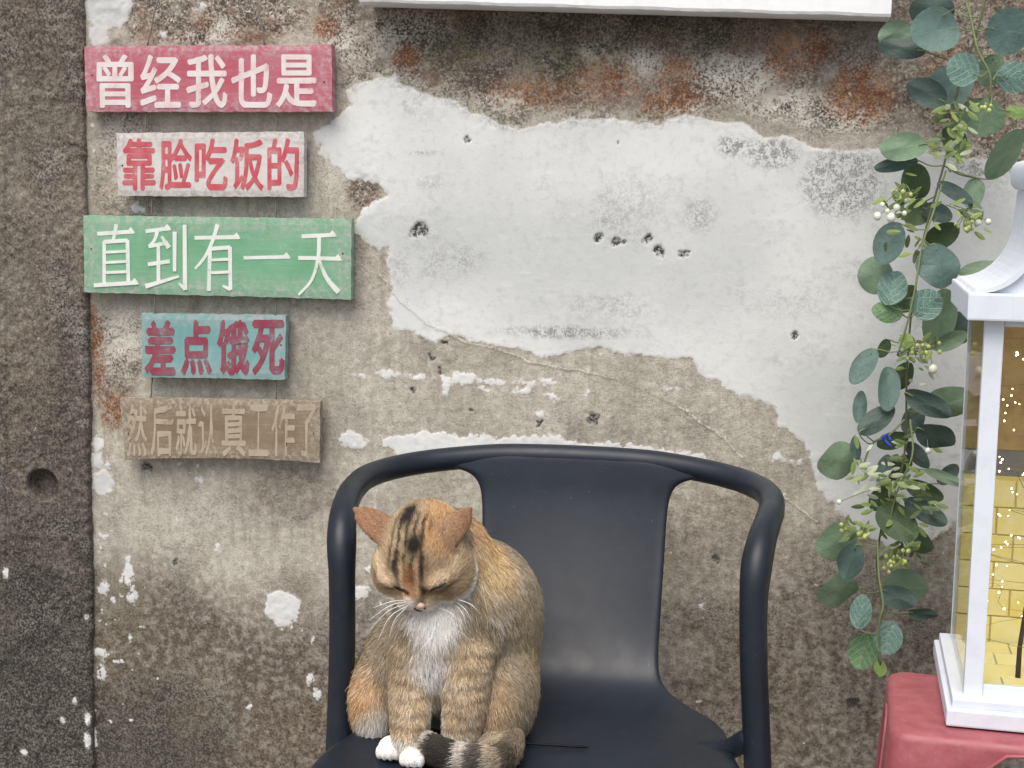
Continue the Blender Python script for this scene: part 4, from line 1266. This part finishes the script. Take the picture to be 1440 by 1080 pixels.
# ------------------------------------------------------------------ cat
def cat():
    SZ = .4515                                                 # seat surface under the cat
    V = lambda px, py, Y: np.array(at(px, py, Y))
    VZ = lambda px, py, dz: np.array(at_z(px, py, SZ + dz))
    I3 = np.eye(3)
    prims = []                                                 # centre, frame (columns), radii, blend, region
    def el(c, r, reg, k=.012, M=I3): prims.append((np.array(c, float), np.array(M, float), np.array(r, float), k, reg))
    def rotx(a): return np.array([[1, 0, 0], [0, math.cos(a), -math.sin(a)], [0, math.sin(a), math.cos(a)]])
    def roty(a): return np.array([[math.cos(a), 0, math.sin(a)], [0, 1, 0], [-math.sin(a), 0, math.cos(a)]])
    def rotz(a): return np.array([[math.cos(a), -math.sin(a), 0], [math.sin(a), math.cos(a), 0], [0, 0, 1]])
    def chain(P, R, reg, k=.008, step=.006):
        P = [np.array(p, float) for p in P]
        for a, b, ra, rb in zip(P[:-1], P[1:], R[:-1], R[1:]):
            n = max(2, int(np.linalg.norm(b - a) / step))
            for i in range(n):
                t = i / n
                el(a + (b - a) * t, [ra + (rb - ra) * t] * 3, reg, k)
    # trunk
    el(V(658, 905, -.465), (.091, .098, .125), 'torso', .02, roty(.03))
    el(V(672, 850, -.475), (.080, .080, .088), 'torso', .03, roty(-.25))
    el(V(632, 790, -.515), (.056, .054, .070), 'neck', .025, roty(-.2))
    el(V(612, 905, -.553), (.058, .046, .085), 'chest', .02)
    el(V(640, 870, -.535), (.064, .048, .060), 'chest', .02)
    # haunches
    el(V(706, 985, -.515), (.043, .072, .060), 'haunch_r', .028, roty(.15))
    el(V(529, 985, -.525), (.030, .058, .058), 'haunch_l', .022, roty(-.10))
    el(V(560, 940, -.505), (.045, .06, .07), 'torso', .02)
    # fore legs
    chain([V(582, 915, -.572), V(577, 985, -.592), VZ(576, 1050, .018)], [.022, .0215, .0160], 'leg', .010)
    chain([V(662, 915, -.568), V(655, 985, -.588), VZ(646, 1040, .018)], [.025, .0225, .0170], 'leg', .010)
    # paws
    for px, py, w in ((583, 1060, .0148), (550, 1050, .0155), (640, 1046, .015)):
        c = VZ(px, py, .012)
        el(c, (w, .020, .0125), 'paw', .006)
        for i in (-1.3, -.45, .45, 1.3): el(c + np.array([i * .0080, -.0165 + .0028 * abs(i), -.002]), (.0051, .008, .0085), 'paw', .0014)
    c = VZ(700, 1048, .014); el(c, (.024, .035, .015), 'haunch_r', .01)
    # tail wrapped round to the front
    tp = [VZ(712, 1020, .02) + np.array([0, .03, 0]), VZ(716, 1050, .0155), VZ(700, 1066, .0155), VZ(672, 1067, .0165), VZ(634, 1061, .0175), VZ(606, 1051, .020), VZ(590, 1043, .022)]
    tpc = [np.array(p) for p in catmull([Vector(p) for p in tp], 5)]
    tr = np.interp(np.linspace(0, 1, len(tpc)), [0, .4, .8, .95, 1], [.0155, .0142, .0150, .0145, .0105])
    for a, b, ra, rb in zip(tpc[:-1], tpc[1:], tr[:-1], tr[1:]):
        for t in (0, .5): el(a + (b - a) * t, [ra + (rb - ra) * t] * 3, 'tail', .003)
    # head, bowed
    HC = V(596, 773, -.572)
    HM = rotz(math.radians(-5)) @ rotx(math.radians(48))
    hl = lambda x, y, z: HC + HM @ np.array([x, y, z])
    el(hl(0, .004, .002), (.051, .061, .052), 'head', .012, HM)
    el(hl(0, -.014, -.004), (.055, .044, .044), 'head', .014, HM)
    for s in (-1, 1):
        el(hl(s * .033, -.022, -.016), (.032, .034, .030), 'head', .014, HM)
        el(hl(s * .024, -.046, .014), (.020, .013, .010), 'head', .008, HM)            # brow
        el(hl(s * .0115, -.058, -.019), (.0150, .014, .0125), 'head', .009, HM)        # whisker pad
    el(hl(0, -.052, .000), (.0135, .026, .015), 'head', .008, HM)                       # bridge
    el(hl(0, -.067, -.0085), (.0085, .010, .0085), 'head', .006, HM)                     # nose
    el(hl(0, -.048, -.034), (.018, .018, .012), 'head', .01, HM)                        # chin
    for base, tip, wid, nrm in ((hl(-.034, .000, .030), V(497, 713, -.570), .0185, np.array([-.25, -.70, .6])), (hl(.035, .000, .033), V(664, 713, -.560), .0165, np.array([.45, -.75, .45]))):
        a = tip - base; L = np.linalg.norm(a); a /= L
        n = nrm - a * (nrm @ a); n /= np.linalg.norm(n)
        w = np.cross(n, a)
        for t in np.linspace(0, 1, 9):
            ww = wid * math.sqrt(max(1 - .95 * t ** 3.0, .02))
            cup = n * (-.006 * t * t)
            el(base + a * ((L - .006) * (t - .02)) + cup, (.0085, ww, .0040 + .003 * (1 - t)), 'ear', .004 if t > .1 else .010, np.stack([a, w, n], 1))
    CEN = np.array([p[0] for p in prims])
    def field(p, want=False):
        d = None; best = None; lab = None; per = {}
        for i, (c, M, r, k, reg) in enumerate(prims):
            q = (p - c) @ M
            k0 = np.linalg.norm(q / r, axis=1); k1 = np.linalg.norm(q / (r * r), axis=1)
            di = k0 * (k0 - 1) / np.maximum(k1, 1e-6)
            if want:
                per[reg] = np.minimum(per[reg], di) if reg in per else di.copy()
                if best is None: best = di.copy(); lab = np.full(len(p), i)
                else:
                    m = di < best; best[m] = di[m]; lab[m] = i
            if d is None: d = di
            else:
                h = np.clip(.5 + .5 * (d - di) / k, 0, 1)
                d = d * (1 - h) + di * h - k * h * (1 - h)
        return (d, lab, per) if want else d
    def grad(p, e=.0006):
        g = np.empty_like(p)
        for a in range(3):
            o_ = np.zeros(3); o_[a] = e
            g[:, a] = field(p + o_) - field(p - o_)
        n = np.linalg.norm(g, axis=1, keepdims=True)
        return g / np.maximum(n, 1e-9), (n[:, 0] / (2 * e))
    # union of the ellipsoids, remeshed into one skin and drawn onto the blended surface
    bm = bmesh.new()
    for c, M, r, k, reg in prims:
        T = Matrix.Translation(Vector(c)) @ Matrix([list(M[i] * r) for i in range(3)]).to_4x4()
        bmesh.ops.create_icosphere(bm, subdivisions=2, radius=1.0, matrix=T)
    me0 = bpy.data.meshes.new('cat_lump'); bm.to_mesh(me0); bm.free()
    tmp = bpy.data.objects.new('cat_lump', me0); col.objects.link(tmp)
    md = tmp.modifiers.new('r', 'REMESH'); md.mode = 'VOXEL'; md.voxel_size = .0026
    dg = bpy.context.evaluated_depsgraph_get()
    me = bpy.data.meshes.new_from_object(tmp.evaluated_get(dg))
    bpy.data.objects.remove(tmp)
    me.name = 'body'
    n = len(me.vertices)
    co = np.empty(n * 3); me.vertices.foreach_get('co', co); co = co.reshape(-1, 3)
    for it in range(5):
        d = field(co); g, gl = grad(co)
        co -= g * np.clip(d / np.maximum(gl, .3), -.004, .004)[:, None] * .9
    d, lab, per = field(co, True)
    dmin = np.min(np.stack(list(per.values())), 0)
    SOFT = dict(torso=.008, neck=.008, chest=.008, haunch_r=.008, haunch_l=.008, leg=.007, head=.003, ear=.002, paw=.0025, tail=.0025)
    WR = {q: np.exp(-np.clip((v - dmin) / SOFT[q], 0, 40)) for q, v in per.items()}
    tot = sum(WR.values())
    WR = {q: v / tot for q, v in WR.items()}
    g, _ = grad(co)
    REG = np.array([p[4] for p in prims])
    reg = REG[lab]
    # ---- coat colours, as a function of place on the animal
    def coat(p, W_, rng):
        N = len(p)
        out = np.empty((N, 3))
        h = (p - HC) @ HM                                      # head coordinates
        def blob(px, py, Y, r): return np.clip(1.4 - np.linalg.norm((p - V(px, py, Y)) / r, axis=1) * 1.0, 0, 1)
        def mixc(m, c):
            m = np.clip(m, 0, 1)[:, None]
            out[:] = out * (1 - m) + np.array(c) * m
        nz = fbm(p[:, 0] * 1.0 + p[:, 1] * .7, p[:, 2] + p[:, 1] * .5, 60, 301, 3)
        nf = fbm(p[:, 0] + p[:, 1] * 1.3, p[:, 2] - p[:, 1] * .8, 200, 311, 2)
        out[:] = (.315, .265, .185)
        mixc(.45 + nf * .8, (.235, .185, .122))
        body = sum(W_[q] for q in ('torso', 'neck', 'chest', 'haunch_r', 'haunch_l', 'leg'))
        # soft tabby bands on flank and legs
        st = np.sin(p[:, 2] * 330 + p[:, 0] * 60 + nz * 3.0)
        side = blob(690, 900, -.53, .075) * body
        mixc(side * np.clip(st, 0, 1) * .5, (.12, .085, .055))
        mixc(blob(655, 870, -.58, .06) * body * np.clip(st, 0, 1) * .4, (.13, .09, .06))
        # ginger and cream patches
        mixc(blob(688, 790, -.53, .040) * body * 1.0, (.54, .385, .20))
        mixc(blob(675, 755, -.52, .03) * body * .7, (.56, .31, .12))
        mixc(W_['haunch_l'] * (.45 + nz * .4), (.50, .32, .165))
        mixc(blob(515, 975, -.57, .03) * W_['haunch_l'] * .6, (.50, .29, .13))
        mixc(blob(680, 990, -.57, .036) * W_['haunch_r'] * .6, (.48, .31, .17))
        mixc(blob(745, 920, -.5, .035) * body * .4, (.50, .38, .22))
        lg = W_['leg']
        mixc(lg * .75, (.47, .36, .225))
        mixc(lg * np.clip(np.sin(p[:, 2] * 360 + nz * 2.5), 0, 1) * .75, (.15, .105, .065))
        # white bib, chin and belly
        mixc(np.clip((blob(607, 868, -.61, .036) * 1.5 + nz * .3), 0, 1) * (W_['chest'] + W_['neck'] + .5 * W_['leg']), (.80, .78, .74))
        mixc(np.clip(blob(606, 935, -.60, .026) * 1.4 + nz * .3, 0, 1) * (W_['chest'] + W_['torso'] + .6 * W_['leg']) * .9, (.60, .56, .52))
        mixc(blob(612, 1005, -.58, .028) * body * 1.2, (.60, .56, .50))
        mixc(np.clip(blob(542, 1032, -.58, .034) * 1.3 + nz * .3, 0, 1) * W_['haunch_l'], (.80, .77, .72))
        mixc(W_['paw'] * 1.1, (.74, .71, .68))
        mixc(lg * np.clip((.49 - p[:, 2]) / .02, 0, 1), (.80, .76, .72))
        # head
        hd = W_['head']
        x, y, z = h[:, 0], h[:, 1], h[:, 2]
        mixc(hd * 1.0, (.39, .295, .18))
        mixc(hd * np.clip(.5 + nf, 0, 1) * .45, (.22, .15, .09))
        mixc(hd * np.clip((x - .004) / .012, 0, 1) * np.clip((y + .034) / .02, 0, 1) * np.clip((z - .006) / .02, 0, 1) * .9, (.44, .265, .13))
        mixc(hd * np.clip((-x - .03) / .015, 0, 1) * np.clip((z - .0) / .02, 0, 1) * .5, (.50, .40, .25))
        crown = np.clip((.028 - np.abs(x + .004)) / .008, 0, 1) * np.clip((z - .006) / .010, 0, 1) * np.clip((.030 - y) / .02, 0, 1)
        streak = np.clip(.42 + np.sin((x + nz * .004) * 640) * .9 + nz * 1.2, 0, 1)
        mixc(hd * crown * streak * .95, (.030, .022, .016))
        patch = np.exp(-(((x + .012) / .010) ** 2 + ((y - .018) / .018) ** 2)) * (z > 0) + np.exp(-(((x - .004) / .010) ** 2 + ((y + .024) / .013) ** 2)) * (z > 0)
        mixc(hd * np.clip(patch * 1.5 + nz * .3, 0, 1), (.020, .016, .013))
        br = np.clip((.0125 - np.abs(x)) / .005, 0, 1) * np.clip((-y - .040) / .01, 0, 1) * np.clip((z + .004) / .01, 0, 1)
        mixc(hd * br * .85, (.33, .165, .075))
        for s in (-1, 1):
            mixc(hd * np.exp(-(((x - s * .0150) / .0034) ** 2)) * np.clip((-y - .026) / .008, 0, 1) * np.clip((z + .002) / .006, 0, 1) * 1.0, (.045, .026, .017))
            mixc(hd * np.exp(-(((x - s * .0095) / .0028) ** 2)) * np.clip((-y - .036) / .008, 0, 1) * np.clip((z + .006) / .006, 0, 1) * .8, (.60, .44, .28))
            mixc(hd * np.exp(-(((x - s * .027) / .012) ** 2 + ((z - .017) / .0065) ** 2)) * np.clip((-y - .030) / .01, 0, 1) * 1.0, (.74, .57, .39))
            mixc(hd * np.exp(-(((x - s * .030) / .013) ** 2 + ((z + .001) / .004) ** 2)) * np.clip((-y - .03) / .01, 0, 1) * .8, (.20, .115, .06))
            mixc(hd * np.exp(-(((x - s * .048) / .010) ** 2 + ((z - .004) / .0035) ** 2)) * .8, (.13, .08, .05))
            mixc(hd * np.exp(-(((x - s * .045) / .010) ** 2 + ((z + .008) / .004) ** 2)) * .6, (.15, .09, .055))
            mixc(hd * np.exp(-(((x - s * .050) / .012) ** 2 + ((z - .018) / .006) ** 2)) * .7, (.62, .50, .34))
        mixc(hd * np.clip((-.016 - z) / .010, 0, 1) * np.clip((.0 - y) / .03 + .4, 0, 1), (.82, .79, .74))
        for s in (-1, 1): mixc(hd * np.exp(-(((x - s * .013) / .009) ** 2 + ((y + .062) / .012) ** 2 + ((z + .019) / .008) ** 2)) * .9, (.80, .76, .70))
        mixc(hd * np.clip((-y - .070) / .006, 0, 1), (.78, .68, .60))
        ea = W_['ear']
        mixc(ea * 1.0, (.225, .125, .07))
        mixc(ea * np.clip(nf + .2, 0, 1) * .35, (.46, .27, .15))
        # tail bands
        tw_ = W_['tail']; tl = tw_ > .02
        if tl.any():
            T = np.array(tpc)
            dd = ((p[tl][:, None, :] - T[None]) ** 2).sum(2)
            s_ = dd.argmin(1) / (len(T) - 1)
            q = s_ + nz[tl] * .012
            keys = [0, .22, .27, .33, .37, .43, .47, .53, .565, .60, .635, .80, .84, .90, .93, 1]
            dk_ = [.65, .65, .9, .85, .15, .15, .9, .9, .05, .05, 1, 1, .2, .2, 1, 1]
            band = np.interp(q, keys, dk_)
            lightc = np.array((.40, .32, .22))[None] * (1 - np.clip((s_ - .35) / .2, 0, 1))[:, None] + np.array((.46, .42, .36))[None] * np.clip((s_ - .35) / .2, 0, 1)[:, None]
            tcol = lightc * (1 - band[:, None]) + np.array((.030, .025, .021))[None] * band[:, None]
            tq = tw_[tl][:, None]
            out[tl] = out[tl] * (1 - tq) + tcol * tq
        return out
    rs = np.random.RandomState(4)
    vc = coat(co, WR, rs)
    root = thing('cat', 'ginger and grey tabby cat with white bib, sitting with bowed head on the black chair', 'cat', Vector((float(co[:, 0].mean()), float(co[:, 1].mean()), SZ)))
    off = np.array(root.location)
    me.vertices.foreach_set('co', (co - off).ravel().astype(np.float32)); me.update()
    ca = me.attributes.new('coat', 'FLOAT_COLOR', 'POINT')
    ca.data.foreach_set('color', np.concatenate([vc * .75, np.ones((n, 1))], 1).astype(np.float32).ravel())
    k = NT('cat_skin', .9, .1); skin = k.done(k.attr('coat', 'Color'))
    me.materials.clear()
    mesh_obj('body', me, skin, root, True)
    # ---- eyes, nose, whiskers, placed on the surface
    cp = np.array(CAM)
    def on_face(px, py, out_=.0):
        p = V(px, py, -.72); dv = (p - cp) / np.linalg.norm(p - cp)
        for _ in range(60):
            dd = field(p[None])[0]
            if dd < .0002: break
            p = p + dv * max(dd * .8, .0003)
        return p - dv * out_
    dk = NT('closed_eyelid', .5, .3); dk.done((.022, .013, .010))
    slits = []
    for pts in ([(553, 824), (560, 828), (568, 830.5), (574, 834)], [(627, 819), (620, 824), (611, 827.5), (604, 832)]):
        P = [Vector(on_face(a, b, .0030) - off) for a, b in pts]
        slits += [np.array(q) + off for q in P]
        bm = bmesh.new(); P = catmull(P, 4)
        tube(bm, P, np.interp(np.linspace(0, 1, len(P)), [0, .3, .8, 1], [.0006, .0016, .0018, .0011]), 8)
        bm_obj('eye', bm, dk.m, root, True)
    nk = NT('nose_leather', .45, .4); nk.done(nk.mix(nk.noise(120), (.60, .40, .33), (.70, .54, .46)))
    NP = on_face(590, 851, .0)
    bm = bmesh.new()
    bmesh.ops.create_uvsphere(bm, u_segments=16, v_segments=10, radius=1)
    for v in bm.verts:
        w = 1.0 - .45 * max(0, -v.co.z)
        q = HM @ np.array([v.co.x * .0072 * w, v.co.y * .0042, v.co.z * .0050])
        v.co = Vector(q + NP + np.array([0, -.0006, -.0004]) - off)
    nose = bm_obj('nose', bm, nk.m, root, True)
    bm = bmesh.new()
    P = [Vector(on_face(a, b, .0022) - off) for a, b in ((583, 856), (587, 858.5), (590, 859), (594, 858.5), (598, 855))]
    tube(bm, catmull(P, 3), .0010, 6)
    bm_obj('mouth_line', bm, dk.m, root, True)
    wk = NT('white_whisker', .4, .4); wk.done((.85, .83, .80))
    for (a, b, c_) in (((574, 846), (548, 852), (519, 872)), ((572, 849), (545, 860), (518, 888)), ((575, 851), (548, 868), (530, 905)), ((573, 853), (555, 872), (546, 900)), ((572, 844), (550, 846), (524, 855)),
                       ((640, 845), (655, 858), (664, 876)), ((638, 849), (650, 862), (657, 884)), ((641, 842), (662, 850), (676, 864)), ((612, 853), (634, 862), (650, 880))):
        s = on_face(*a, .001)
        y0 = s[1]
        P = [Vector(s - off), Vector(V(b[0], b[1], y0 - .020) - off), Vector(V(c_[0], c_[1], y0 - .016) - off)]
        bm = bmesh.new(); Q = catmull(P, 6)
        tube(bm, Q, np.linspace(.0006, .00022, len(Q)), 5)
        bm_obj('whisker', bm, wk.m, root, True)
    # ---- fur
    me.calc_loop_triangles()
    nt = len(me.loop_triangles)
    tri = np.empty(nt * 3, dtype=np.int32); me.loop_triangles.foreach_get('vertices', tri); tri = tri.reshape(-1, 3)
    A, B, C = co[tri[:, 0]], co[tri[:, 1]], co[tri[:, 2]]
    area = np.linalg.norm(np.cross(B - A, C - A), axis=1) * .5
    NH = 280000
    headtri = np.isin(reg[tri[:, 0]], ('head', 'ear', 'paw'))
    w = area * np.where(headtri, 2.6, 1.0); w /= w.sum()
    ti = rs.choice(nt, NH, p=w)
    u = rs.rand(NH); v = rs.rand(NH); fl = u + v > 1; u[fl] = 1 - u[fl]; v[fl] = 1 - v[fl]
    P0 = A[ti] + (B[ti] - A[ti]) * u[:, None] + (C[ti] - A[ti]) * v[:, None]
    Nn = g[tri[ti, 0]] * (1 - u - v)[:, None] + g[tri[ti, 1]] * u[:, None] + g[tri[ti, 2]] * v[:, None]
    Nn /= np.linalg.norm(Nn, axis=1, keepdims=True)
    rg = reg[tri[ti, 0]]
    hd = (rg == 'head'); ea = rg == 'ear'; tl = rg == 'tail'; pw_ = rg == 'paw'; lg = rg == 'leg'
    flow = np.tile(np.array([0, .25, -1.0]), (NH, 1))
    flow[:, 0] += (P0[:, 0] - V(630, 900, -.5)[0]) * 3.0
    flow[hd] = (P0 - (NP + HM @ np.array([0, .006, -.004])))[hd]
    flow[ea] = (P0 - HC)[ea]
    T = np.array(tpc); Td = np.gradient(T, axis=0)
    if tl.any():
        ix = ((P0[tl][:, None, :] - T[None]) ** 2).sum(2).argmin(1)
        flow[tl] = Td[ix]
    flow -= Nn * (flow * Nn).sum(1, keepdims=True)
    flow /= np.maximum(np.linalg.norm(flow, axis=1, keepdims=True), 1e-6)
    flow += rs.normal(0, .22, (NH, 3))
    length = np.full(NH, .0105)
    h = (P0 - HC) @ HM
    dn = np.linalg.norm(P0 - NP, axis=1)
    length[hd] = np.clip(.0022 + (dn[hd] - .012) * .085, .0018, .0085)
    length[hd & (h[:, 2] < -.016)] *= 1.5
    length[ea] = .0026; length[pw_] = .0019; length[lg] = .0070; length[tl] = .0095
    length[rg == 'neck'] = .0115
    length[rg == 'chest'] = .0145
    length *= np.clip(rs.normal(.95, .28, NH), .4, 1.8)
    clump = np.stack([fbm(P0[:, 0] + P0[:, 1], P0[:, 2], 130, 401, 2), fbm(P0[:, 0], P0[:, 2] + P0[:, 1], 130, 411, 2), fbm(P0[:, 0] - P0[:, 1], P0[:, 2], 130, 421, 2)], 1)
    lift = np.where(hd | ea | pw_, .22, .32) + rs.normal(0, .10, NH)
    dirv = flow + clump * .22
    dirv -= Nn * (dirv * Nn).sum(1, keepdims=True)
    dirv /= np.maximum(np.linalg.norm(dirv, axis=1, keepdims=True), 1e-6)
    keep = np.ones(NH, bool)
    for s in slits: keep &= np.linalg.norm(P0 - s, axis=1) > .0042
    keep &= ~((dn < .0065))
    ts = np.array([0, .4, .75, 1.0])
    pts = np.empty((NH, 4, 3))
    for j, t in enumerate(ts):
        up = np.sin(lift)[:, None] * (t - .30 * t * t)
        al = np.cos(lift)[:, None] * t
        pts[:, j] = P0 + (dirv * al + Nn * up) * length[:, None] - np.array([0, 0, 1.0]) * (length[:, None] * .18 * t * t)
    WH = {q: v_[tri[ti, 0]] * (1 - u - v) + v_[tri[ti, 1]] * u + v_[tri[ti, 2]] * v for q, v_ in WR.items()}
    cc = coat(P0, WH, rs)
    ag = rs.rand(NH)
    bright = np.where(ag < .20, .55, np.where(ag > .80, 1.55, 1.0))
    agm = np.isin(rg, ('torso', 'haunch_r', 'haunch_l', 'neck', 'leg', 'chest'))
    white = (cc.min(1) > .5)
    fac = np.where(white, rs.uniform(.85, 1.05, NH), np.where(agm, bright, rs.uniform(.65, 1.35, NH)))
    cc = np.clip(cc * fac[:, None] * 1.25, 0, .92)
    pts, cc = pts[keep], cc[keep]
    pts[:, :, 2] = np.maximum(pts[:, :, 2], SZ - .004)
    nh = len(pts)
    hc = bpy.data.hair_curves.new('fur')
    hc.add_curves([4] * nh)
    hc.points.foreach_set('position', (pts - off).astype(np.float32).ravel())
    ra = hc.attributes.get('radius') or hc.attributes.new('radius', 'FLOAT', 'POINT')
    ra.data.foreach_set('value', np.tile(np.array([.00030, .00027, .00018, .00005], dtype=np.float32), nh))
    c4 = hc.attributes.new('coat', 'FLOAT_COLOR', 'CURVE')
    c4.data.foreach_set('color', np.concatenate([cc, np.ones((nh, 1))], 1).astype(np.float32).ravel())
    fk = NT('cat_fur', .55, .25); fm = fk.done(fk.attr('coat', 'Color'))
    hc.materials.append(fm)
    fo = link(bpy.data.objects.new('fur', hc), root)
    fo['kind'] = 'stuff'
cat()
